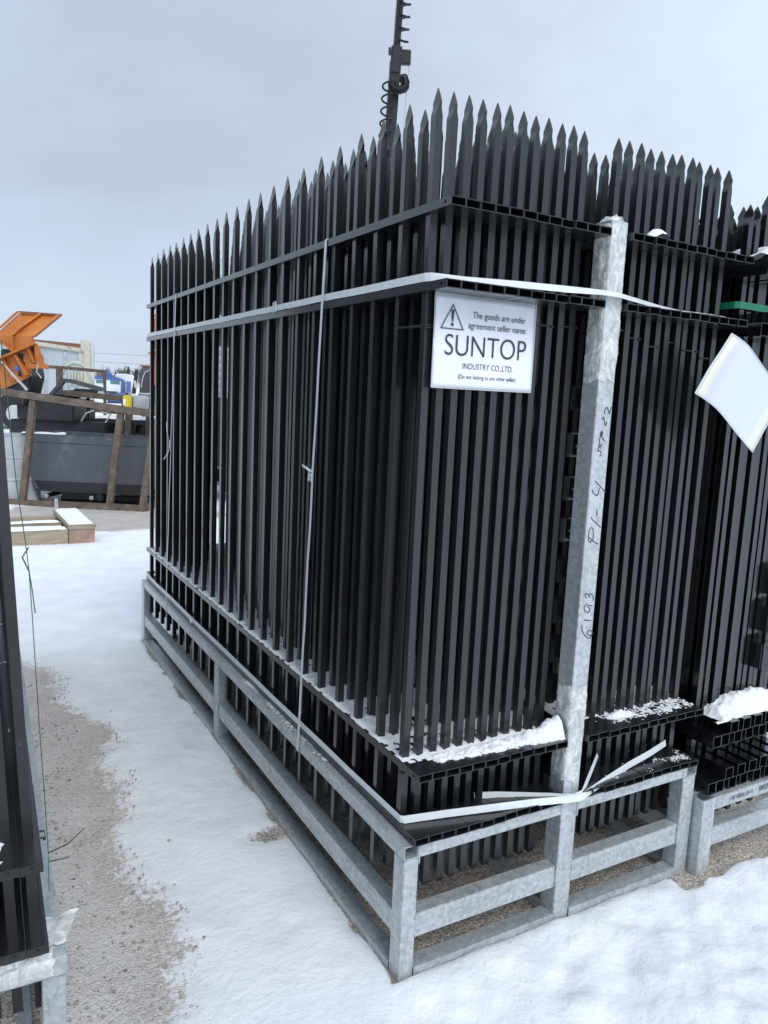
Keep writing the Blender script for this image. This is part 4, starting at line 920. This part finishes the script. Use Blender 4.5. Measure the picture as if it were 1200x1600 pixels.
# second crate
c2 = bthing('shipping_crate', 'second rusty brown crate frame farther back with a raised square end hoop', 'crate', -4.82, 12.2)
C2 = lambda n_, a, b_, w_=.07, h_=.07: C(n_, a, b_, w_, h_, c2)
C2('post', (-.372, 0, 0), (-.372, 0, 1.755), .085, .07); C2('post', (.34, 0, 0), (.34, 0, 1.74), .040, .04)
C2('top_rail', (-.80, 0, 1.78), (-.33, 0, 1.765), .05, .06); C2('top_rail', (-.33, 0, 1.768), (.37, 0, 1.735), .05, .045)
C2('top_rail', (-.35, .05, 1.375), (.67, .05, 1.335), .07, .075); C2('post', (.63, .05, 0), (.63, .05, 1.30), .075, .07)
C2('top_rail', (-.70, .8, 1.15), (1.0, .8, 1.05), .09, .09); C2('post', (-.21, .8, 0), (-.21, .8, 1.10), .12, .09); C2('post', (.20, .8, 0), (.20, .8, 1.09), .09, .09); C2('post', (.47, .8, 0), (.47, .8, 1.07), .08, .09); C2('post', (1.0, .8, 0), (1.0, .8, 1.05), .09, .09)
C2('base_rail', (-1.1, 0, .04), (1.1, 0, .04), .08, .08)
b = MB(); b.box(-.5, .3, 1.0, 1.8, .75, .86).box(.35, 1.1, .95, 1.6, .2, .95); b.build('cargo', M_GREY, c2)
MB().box(.27, .37, .3, .36, .66, .92).build('label_panel', simple('red_white_panel', (.62, .55, .56), .5, var=.3, scale=12), c2)
local_snow(c2, 'snow on the load inside the second crate frame', -.5, .3, 1.0, 1.8, .861, .06, .04, 3, .0)
yb = bthing('plastic_canister', 'yellow plastic canister standing on the brown crate rail', 'canister', -3.19, 9.42)
b = MB(); b.prism([(-.035, 1.262), (.045, 1.252), (.045, 1.39), (.030, 1.42), (-.025, 1.42), (-.035, 1.40)], 1, -.05, .05); b.build('can', M_YEL, yb, bevel=.012)
MB().tube([(0, 0, 1.42), (0, 0, 1.445)], .016, 10).build('cap', M_RUB, yb); MB().prism([(-.03, 1.30), (.0, 1.30), (.0, 1.37), (-.03, 1.37)], 1, -.052, -.0505).build('label_patch', M_PAPER, yb)
gb = bthing('plastic_tub', 'pale grey tub standing beside the yellow canister', 'tub', -3.05, 9.50)
MB().prism([(-.10, 1.27), (.06, 1.25), (.07, 1.42), (-.10, 1.42)], 1, 0, .14).build('tub', M_TANK, gb, bevel=.01)
MB().box(-.09, .06, .02, .12, 1.235, 1.27).build('base', M_BROWN, gb)
hs = bthing('pipe_hoop', 'pale bent pipe hoop rising behind the brown crates', 'pipe', -5.22, 13.0)
MB().tube([(-.30+.26*(1-math.cos(a)), 0, 1.52+.35*math.sin(a)) for a in [math.pi*k/16*.96 for k in range(17)]]+[(.235, 0, .6), (.235, 0, .02)], .035, 8).tube([(-.30, 0, 1.5), (-.30, 0, .02)], .035, 8).build('hoop', M_HOSE, hs, smooth=True)

# orange tipping skip with steel ribs
def orange(name, label, s, D, sc=1.0, rot=0):
    r_ = bthing(name, label, 'dumper', s, D, rot); r_.scale = (sc,)*3
    f = MB()   # upper flared mouth: open tray of plates with thickness
    A = [(-.42, .0, 2.19), (-.27, .0, 2.475), (.30, .0, 2.455), (.06, .0, 2.13), (.0, .0, 2.09), (-.40, .0, 2.02)]
    def plate(nm, q, th=.02, mm=M_ORANGE):
        q = [Vector(v) for v in q]; n_ = (q[1]-q[0]).cross(q[2]-q[0]).normalized()*th; k = len(q)
        return MB().add([v for v in q]+[v+n_ for v in q], [tuple(range(k))[::-1], tuple(range(k, 2*k))]+[(i, (i+1) % k, k+(i+1) % k, k+i) for i in range(k)]).build(nm, mm, r_)
    def flat(nm, poly, y0, th=.02, mm=M_ORANGE, tilt_=0):
        """sheet metal plate cut to an outline (x, z), leaning back by tilt_ per metre of height above its foot"""
        zb = min(q[1] for q in poly); P_ = [(x, y0+tilt_*(z-zb), z) for x, z in poly]; k = len(P_)
        b_ = MB().add(P_+[(x, y+th, z) for x, y, z in P_], [tuple(range(k)), tuple(range(k, 2*k))[::-1]]+[(i, k+i, k+(i+1) % k, (i+1) % k) for i in range(k)])
        return b_.build(nm, mm, r_, bevel=.004)
    flat('mouth_plate', [(-.45, 2.19), (-.299, 2.474), (.295, 2.460), (.065, 2.120), (-.45, 2.117)], .02, .02, tilt_=1.0)
    flat('lip', [(-.45, 2.19), (-.299, 2.474), (-.264, 2.474), (-.40, 2.22)], -.025, .04, tilt_=1.0)
    flat('lip', [(.243, 2.462), (.297, 2.462), (.067, 2.118), (.023, 2.163)], -.045, .06, tilt_=1.0)
    flat('lip', [(-.281, 2.480), (.297, 2.466), (.297, 2.452), (-.281, 2.464)], .30, .05, M_RUSTRED)
    flat('rib', [(-.013, 2.462), (.032, 2.460), (-.174, 2.199), (-.208, 2.125), (-.239, 2.125), (-.208, 2.203)], -.04, .06, tilt_=1.0)
    flat('hopper_plate', [(-.44, 2.117), (.031, 2.136), (.058, 2.047), (-.210, 1.911), (-.44, 2.05)], .02, .02)
    flat('rib', [(-.237, 2.123), (-.214, 2.125), (-.212, 1.917), (-.234, 1.917)], -.04, .06)
    flat('rib', [(-.42, 2.05), (-.385, 2.048), (-.198, 1.925), (-.216, 1.905)], -.05, .07)
    flat('flange', [(-.46, 1.795), (.092, 2.041), (.098, 2.020), (-.46, 1.770)], -.09, .12)
    flat('body_side', [(-.46, 1.77), (.091, 2.020), (.168, 1.827), (-.006, 1.768), (-.010, 1.603), (-.068, 1.566), (-.349, 1.428), (-.46, 1.40)], .03, .03)
    flat('fin', [(.057, 2.013), (.101, 2.032), (.202, 1.771), (.081, 1.772)], -.02, .02)
    flat('rib', [(-.199, 1.866), (-.171, 1.870), (-.015, 1.614), (-.050, 1.595)], -.05, .08)
    flat('rib', [(-.024, 1.976), (-.001, 1.982), (.083, 1.783), (.058, 1.774)], -.05, .08)
    flat('rib', [(-.37, 1.80), (-.345, 1.81), (-.20, 1.53), (-.225, 1.52)], -.03, .06)
    flat('opening_shade', [(-.182, 1.895), (-.101, 1.896), (-.112, 1.80), (-.085, 1.78), (-.088, 1.719), (-.132, 1.802)], .022, .007, M_DARK)  # dark plates on the uncut side: shade inside the openings put in as colour
    flat('opening_shade', [(.008, 1.983), (.043, 1.990), (.054, 1.878), (.026, 1.899)], .022, .007, M_DARK)
    flat('opening_shade', [(-.176, 1.672), (-.150, 1.66), (-.126, 1.586), (-.182, 1.596)], .022, .007, M_DARK)
    flat('frame_beam', [(-.006, 1.768), (.213, 1.772), (.235, 1.707), (-.007, 1.700)], -.03, .08)
    for x, z, q in ((-.291, 1.653, .030), (-.198, 1.691, .036)): MB().tube([(x, .022, z), (x, .030, z)], q, 14).tube([(x, .019, z), (x, .022, z)], q*.55, 12).build('blue_badge', simple('badge_blue', (.10, .18, .50), .5, var=.5, scale=30), r_)
    MB().box(-.3, .5, .2, 1.0, 1.0, 1.30).prism([(-.44, 1.2), (-.12, 1.2), (-.02, 1.6), (-.1, 1.95), (-.44, 1.95)], 1, .07, .5).box(-.46, .9, .3, 1.1, .45, 1.0).build('chassis', M_DARK, r_, bevel=.02)
    MB().tube([(-.34, -.10, 1.775), (-.20, -.11, 1.63)], .010, 8).tube([(-.20, -.11, 1.63), (.009, -.12, 1.41)], .018, 8).build('hydraulic_ram', M_CHROME, r_)
    MB().tube([(.12, -.02, 1.78), (.10, -.04, 1.66), (.16, -.03, 1.58)], .008, 6).build('hose', M_HOSE, r_)
    for x in (-.25, .70):
        for y in (.25, 1.1): wheel(r_, x, y, .35, .35, .2)
    return r_
orange('mini_dumper', 'orange mini dumper with its ribbed skip tipped up behind the brown crates', -4.86, 10.5)
orange('mini_dumper', 'orange mini dumper glimpsed through the far end of the main fence stack', -2.64, 10.2, 1.10, 0)
MBt = bthing('storage_tank', 'ribbed pale grey tank seen between the spikes at the far end of the stack', 'tank', -2.55, 12.6)
b = MB(); K = 28; prof = [(.0, .50)]
for k in range(24): prof += [(.05+.12*k, .50), (.09+.12*k, .53), (.13+.12*k, .50)]
prof += [(3.0, .46), (3.15, .30), (3.2, .08)]
for z, r_ in prof:
    for k in range(K): b.v.append((r_*math.cos(6.2832*k/K), r_*math.sin(6.2832*k/K), z*1.03+.3))
for i in range(len(prof)-1):
    for k in range(K): b.f.append((i*K+k, i*K+(k+1) % K, (i+1)*K+(k+1) % K, (i+1)*K+k))
b.f.append(tuple(range((len(prof)-1)*K, len(prof)*K))); b.build('tank', M_TANK, MBt, smooth=True)
for a in range(4): MB().box(.38*math.cos(a*1.5708+.78)-.04, .38*math.cos(a*1.5708+.78)+.04, .38*math.sin(a*1.5708+.78)-.04, .38*math.sin(a*1.5708+.78)+.04, 0, .32).build('leg', M_DARK, MBt)

# timber pallet in the snow
pl = thing('timber_pallet', 'heavy timber pallet with snow on its boards before the grey bucket', 'pallet', (.02, 6.18, 0), (0, 0, R(1)))
for y, h in ((.0, .15), (.42, .15), (.80, .15)): MB().box(-1.45, -.035, y, y+.11, .012, h).build('runner', M_WOOD, pl, bevel=.004)
for y in (.0, .46, .96): MB().box(-.03, .205, y-.012, y+.088, .012, .150).build('end_block', M_WOODR if y == 0 else M_WOOD, pl, bevel=.004)
MB().box(-.03, .215, -.016, 1.06, .151, .190).build('deck_board', M_WOOD, pl, bevel=.003)
MB().box(-1.45, -.04, .20, .33, .012, .13).build('cross_board', M_WOOD, pl, bevel=.003)
MB().tube([(-.0, 1.02, .19), (-.0, 1.02, .31)], .018, 8).build('bolt', M_CHROME, pl)
local_snow(pl, 'pad of snow on the end board of the timber pallet', -.02, .205, .03, 1.0, .190, .03, .02, 2)
local_snow(pl, 'line of snow on the front runner of the timber pallet', -1.44, -.04, .005, .105, .150, .02, .02, 4)
local_snow(pl, 'line of snow on the middle board of the timber pallet', -1.44, -.05, .205, .325, .130, .02, .02, 7)
local_snow(pl, 'line of snow along the rear runner of the timber pallet', -1.44, -.05, .425, .525, .150, .02, .02, 9)

# tipper lorry body
tl = bthing('tipper_truck', 'weathered white tipper truck body with a rusty inside, behind the orange dumper', 'tipper truck', -11.25, 24.7, 20)
MB().prism([(-2.4, 2.75), (1.40, 2.56), (1.40, 1.10), (-2.4, 1.10)], 1, 0, .06).build('body_panel', M_TANKL, tl, bevel=.01)
MB().prism([(-2.4, 2.98), (1.34, 2.68), (1.34, 1.1), (-2.4, 1.1)], 1, 2.3, 2.36).box(-2.4, 1.34, .06, 2.3, 1.02, 1.12).build('body_panel', M_WHITEBODY, tl, bevel=.01)
MB().prism([(-2.4, 3.02), (1.43, 2.66), (1.43, 2.52), (-2.4, 2.86)], 1, -.10, .08).build('top_rim', M_BEIGE, tl, bevel=.03)
MB().prism([(-2.3, 2.98), (-.04, 2.95), (1.33, 2.90), (1.33, 2.5), (-2.3, 2.5)], 1, 2.1, 2.29).build('inner_wall', M_RUSTRED, tl)
for x in (-2.2, -1.25, -.35, .24, .83): MB().box(x, x+.07, -.06, -.001, 1.10, 2.52).build('rib', M_TANK, tl, bevel=.01)
MB().box(1.26, 1.40, -.05, -.001, 1.10, 2.54).build('rib', M_BEIGE, tl, bevel=.01)
MB().prism([(1.326, 2.93), (1.62, 2.90), (1.62, .95), (1.401, .95), (1.417, 2.547), (1.322, 2.60)], 1, -.14, .30).build('corner_post', M_BEIGE, tl, bevel=.02)
MB().box(1.621, 1.71, -.10, 2.4, .95, 2.87).build('tailgate', M_WHITEBODY, tl, bevel=.02)
MB().prism([(1.43, 2.90), (1.62, 2.68), (1.62, 2.60), (1.42, 2.84)], 1, -.16, -.141).build('brace', M_WHITEBODY, tl)
for k in range(5): MB().box(.95+.09*k, 1.0+.09*k, -.09, -.061, 1.45+.05*(k % 2), 1.85+.07*(k % 3)).build('hinge', M_BEIGE, tl, bevel=.008)
MB().box(-4.5, 1.4, .5, 1.9, .62, .98).build('chassis', M_DARK, tl)
MB().prism([(-4.6, .6), (-2.7, .6), (-2.7, 2.5), (-3.9, 2.5), (-4.2, 1.7), (-4.6, 1.6)], 1, .1, 2.3).build('cab', M_WHITEBODY, tl, bevel=.03)
for x in (-3.9, -.6, .6):
    for y in (.15, 2.2): wheel(tl, x, y, .5, .5, .3)
MB().bar((-.06, -.3, 2.0), (-.06, -.3, 3.13), .06, .06, up=(0, 1, 0)).build('exhaust', M_DARK, tl)
# blue and white cab, snow on bonnet
bl = bthing('lorry', 'blue and white lorry with snow over its bonnet in the distance', 'lorry', -16.0, 45, 17)
MB().prism([(-1.25, .5), (.56, .5), (.58, 1.85), (.44, 1.93), (.2, 2.02), (-1.2, 2.02), (-1.25, 1.9)], 1, 0, 1.6).build('cab', M_BLUE, bl, bevel=.05)
MB().prism([(-1.14, .98), (.37, 1.14), (.38, 1.80), (-1.12, 1.84)], 1, -.03, -.001).build('windscreen', M_WHITE, bl)
MB().prism([(-.96, 1.62), (-.53, 1.62), (-.52, 1.82), (-.96, 1.82)], 1, -.05, -.031).build('glass', M_GLASS, bl)
MB().prism([(-.18, 1.62), (.333, 1.60), (.333, 1.81), (-.19, 1.82)], 1, -.05, -.031).build('glass', M_GLASS, bl)
MB().prism([(-.616, 2.25), (-.43, 2.44), (-.36, 2.44), (-.107, 2.15), (.1, 2.03), (-.60, 2.03), (-.55, 2.12), (-.40, 2.33), (-.58, 2.2)], 1, .3, .6).build('air_deflector', M_BLUE, bl)
MB().prism([(-.60, 2.03), (-.1, 2.03), (-.12, 2.14), (-.38, 2.36), (-.58, 2.2)], 1, .61, 1.3).build('air_deflector', M_WHITE, bl)
MB().prism([(.0, 1.0), (1.08, .6), (1.20, 2.1), (.98, 2.20), (.64, 2.26), (.0, 2.24)], 1, 1.7, 7).build('box_body', M_WHITE, bl, bevel=.05)
MB().prism([(.57, .6), (.95, .6), (.90, 1.80), (.59, 1.84)], 1, .35, 1.5).build('sleeper', M_TANKL, bl, bevel=.03)
MB().prism([(-.30, .9), (.50, 1.20), (.72, 1.02), (.72, .6), (-.3, .6)], 1, -.5, -.031).build('mudguard', M_BLUE, bl, bevel=.04)
MB().prism([(-1.15, .5), (-.32, .5), (-.32, .85), (-.5, .97), (-1.1, .95), (-1.15, .9)], 1, -1.2, -.06).build('bonnet', M_WHITE, bl, bevel=.08)
for x in (.83, -1.42): MB().box(x-.11, x+.11, -.2, -.1, 1.2, 1.80).bar((x*.7, 0, 1.7), (x, -.15, 1.7), .04, .04).build('mirror', M_BLUE, bl)
for x in (-.85, .85):
    for y in (-.6, 4): wheel(bl, x, y, .5, .5, .3).rotation_euler = (0, 0, R(90))
# dark cab beside the fence
dk = bthing('pickup_truck', 'charcoal work truck cab half hidden by the fence stack', 'truck', -9.2, 30, 14)
MB().prism([(-.54, .5), (2.2, .5), (2.2, 1.25), (1.5, 1.28), (1.3, 2.28), (-.02, 2.30), (-.42, 2.26), (-.46, 1.25), (-.54, 1.2)], 1, 0, 2.0).build('cab', M_CHAR, dk, bevel=.05)
MB().prism([(-.38, 1.35), (.9, 1.35), (.85, 2.12), (-.04, 2.17), (-.24, 2.08), (-.30, 1.95), (-.38, 1.62)], 1, -.03, -.001).build('side_window', M_GLASSD, dk)
MB().tube([(-.39, -.04, 1.5), (-.34, -.04, 1.85), (-.25, -.04, 2.08), (-.04, -.04, 2.20), (.9, -.04, 2.20)], .022, 6).box(-.46, 2.1, -.05, -.001, 1.24, 1.30).build('trim', M_TANK, dk)
MB().prism([(-.725, 1.25), (-.60, 2.16), (-.49, 2.18), (-.53, 1.75), (-.585, 1.25)], 1, -.2, -.05).build('windscreen_pillar', M_RUB, dk)
MB().prism([(-.653, 1.75), (-.56, 1.77), (-.52, 1.45), (-.63, 1.45)], 1, -.32, -.22).build('mirror', M_BEIGE, dk, bevel=.03)
MB().box(-.45, 1.2, .2, 1.8, 2.31, 2.36).build('roof_rack', M_RUSTRED, dk)
for x in (-.3, 1.7): wheel(dk, x, .1, .42, .42, .25); wheel(dk, x, 1.9, .42, .42, .25)

# winter trees far away
def tree(kind, s, D, h, label, grp, seed):
    rs = random.Random(seed); t_ = bthing(kind, label, 'tree', s, D, 0, grp)
    MB().tube([(0, 0, -.1), (.1, 0, h*.3), (.05, 0, h*.62)], [h*.03, h*.022, h*.010], 6).build('trunk', M_BARK, t_)
    b = MB()
    if kind == 'bare_tree':
        for k in range(70):
            a = rs.random()*6.283; z0 = h*rs.uniform(.16, .6); e_ = rs.uniform(.5, 1.35); ln = h*rs.uniform(.22, .48)*(1-.25*z0/h)
            d_ = Vector((math.cos(a)*math.cos(e_), math.sin(a)*math.cos(e_), math.sin(e_))); p0 = Vector((.05, 0, z0)); p1 = p0+d_*ln
            b.tube([p0, p0.lerp(p1, .5)+Vector((0, 0, .02*h)), p1], [h*.008, h*.005, h*.002], 3, cap=False)
            for q in range(9):
                f_ = rs.uniform(.3, 1); pp = p0.lerp(p1, f_); dd = (d_+Vector([rs.uniform(-.9, .9) for _ in range(3)])).normalized()
                b.tube([pp, pp+dd*h*rs.uniform(.06, .15)], [h*.0035, h*.0014], 3, cap=False)
    else:
        for k in range(260):
            f_ = rs.random()**.8; z = h*(.12+.86*f_); r_ = h*.24*(1-f_)+.05; a = rs.random()*6.283; p0 = Vector((math.cos(a)*r_*rs.uniform(.3, 1), math.sin(a)*r_*rs.uniform(.3, 1), z))
            q = h*.05*rs.uniform(.6, 1.3); d1 = Vector([rs.uniform(-1, 1) for _ in range(3)]).normalized()*q; d2 = d1.orthogonal().normalized()*q*.6
            b.add([p0-d1, p0+d2, p0+d1, p0-d2], [(0, 1, 2, 3)])
    b.build('crown', M_BARK if kind == 'bare_tree' else M_DGREEN, t_)
GT = 'distant trees on the horizon'
tree('bare_tree', -62.2, 170, 6.1, 'round bare tree on the horizon just above the blue lorry', GT, 3)
for k, (s, D, h) in enumerate(((-99, 260, 8), (-95, 262, 8.5), (-91.5, 258, 8.6), (-88.5, 262, 9.4), (-86, 260, 9.6), (-83, 262, 9), (-80, 262, 10))):
    tree('bare_tree', s+9, D, h, 'bare tree in the distant row behind the charcoal truck, %s from the left' % ORD[k], GT, 10+k)
for k, (s, D, h) in enumerate(((-87, 235, 5.8), (-83.5, 236, 7.4))):
    tree('conifer_tree', s+4.0, D, h, 'small dark conifer on the horizon between the two cabs, %s one' % ['left', 'right'][k], GT, 30+k)
for k in range(14):
    tree('bare_tree', -130+k*19+random.uniform(-4, 4), 330+random.uniform(-20, 20), random.uniform(7, 11), 'bare grey tree on the far horizon mostly hidden behind the fence stacks', 'trees on the far horizon behind the stacks', 50+k)
for k, s in enumerate((-60, 6)):
    up = bthing('utility_pole', ['wooden utility pole hidden behind the tipper truck', 'wooden utility pole hidden behind the main fence stack'][k], 'utility pole', s, 110)
    MB().tube([(0, 0, -.2), (0, 0, 7.3)], [.16, .11], 8).build('pole', M_BARK, up); MB().box(-.8, .8, -.06, .06, 6.3, 6.42).build('crossarm', M_BARK, up)
for z, nm in ((6.35, 'upper'), (5.15, 'lower')):
    A_ = Vector((CAM.x, CAM.y, 0))+HR*-60+HF*110; B_ = Vector((CAM.x, CAM.y, 0))+HR*6+HF*110
    o = MB().tube([A_.lerp(B_, k/20)+Vector((0, 0, z-.5*4*(k/20)*(1-k/20))) for k in range(21)], .022, 4).build('power_line', M_RUB); tag(o, '%s thin overhead power line crossing the sky beyond the trucks' % nm, 'power line')

# telescopic mast behind the stack
ms = bthing('lighting_mast', 'tall dark telescopic mast with coiled cable rising behind the main stack', 'mast', -.108, 8.0)
ms.rotation_euler = (0, 0, -YAW); tl_ = .030
def mp3(z, dx=0, dy=0): return (dx+tl_*(z-4.03), dy, z)
MB().bar(mp3(.5), mp3(4.75), .10, .10, up=(0, 1, 0)).build('lower_section', M_DARK, ms, bevel=.006)
MB().bar(mp3(4.75), mp3(7.2), .062, .07, up=(0, 1, 0)).build('upper_section', M_DARK, ms, bevel=.005)
MB().bar(mp3(.5, -.056), mp3(4.75, -.056), .010, .05, up=(0, 1, 0)).bar(mp3(4.75, -.037), mp3(7.2, -.037), .010, .05, up=(0, 1, 0)).build('guide_strip', M_TANK, ms)
MB().bar(mp3(4.62, .0, -.0), mp3(4.90, .0, -.0), .105, .12, up=(0, 1, 0)).build('collar', M_DARK, ms, bevel=.02)
MB().box(.045, .165, -.03, .03, 4.73, 4.86).build('bracket_box', M_DARK, ms, bevel=.008); MB().box(-.055, -.03, -.03, .03, 4.82, 4.87).build('lug', M_DARK, ms)
MB().tube([(.150, 0, 4.72), (.115, 0, 4.0), (.05, 0, 1.2)], .0035, 5).build('winch_cable', M_TANK, ms)
def helix(z0, z1, turns, side, r_=.055):
    return [(tl_*(z-4.03)+side+r_*math.cos(a), -.085+r_*.8*math.sin(a), z) for z, a in [(z0+(z1-z0)*k/(turns*14), 2*math.pi*k/14) for k in range(turns*14+1)]]
MB().tube(helix(4.90, 6.0, 10, .045, .055), .0105, 7).build('coiled_cable', M_RUB, ms, smooth=True)
MB().tube(helix(3.2, 4.55, 12, -.055, .055), .0095, 7).build('coiled_cable', M_RUB, ms, smooth=True)
b = MB()
for k in range(8):
    a0 = -2.9+k*.52; cx, cz = .060+.062*math.cos(a0), 4.52+.062*math.sin(a0)
    b.tube([(cx+.036*math.cos(t_)*math.cos(a0+1.57), -.11+.04*math.sin(t_), cz+.036*math.cos(t_)*math.sin(a0+1.57)) for t_ in [2*math.pi*q/14 for q in range(15)]], .011, 7)
    b.tube([(cx+.034*math.cos(t_), -.10-.02*math.sin(t_+k), cz+.034*math.sin(t_)) for t_ in [2*math.pi*q/14 for q in range(15)]], .010, 7)
b.build('cable_bundle', M_RUB, ms, smooth=True)
MB().box(-.7, .5, -.45, .45, .35, 1.1).build('generator_box', M_CHAR, ms, bevel=.03)
for x in (-.6, .4):
    for y in (-.45, .45): wheel(ms, x, y, .28, .28, .16)
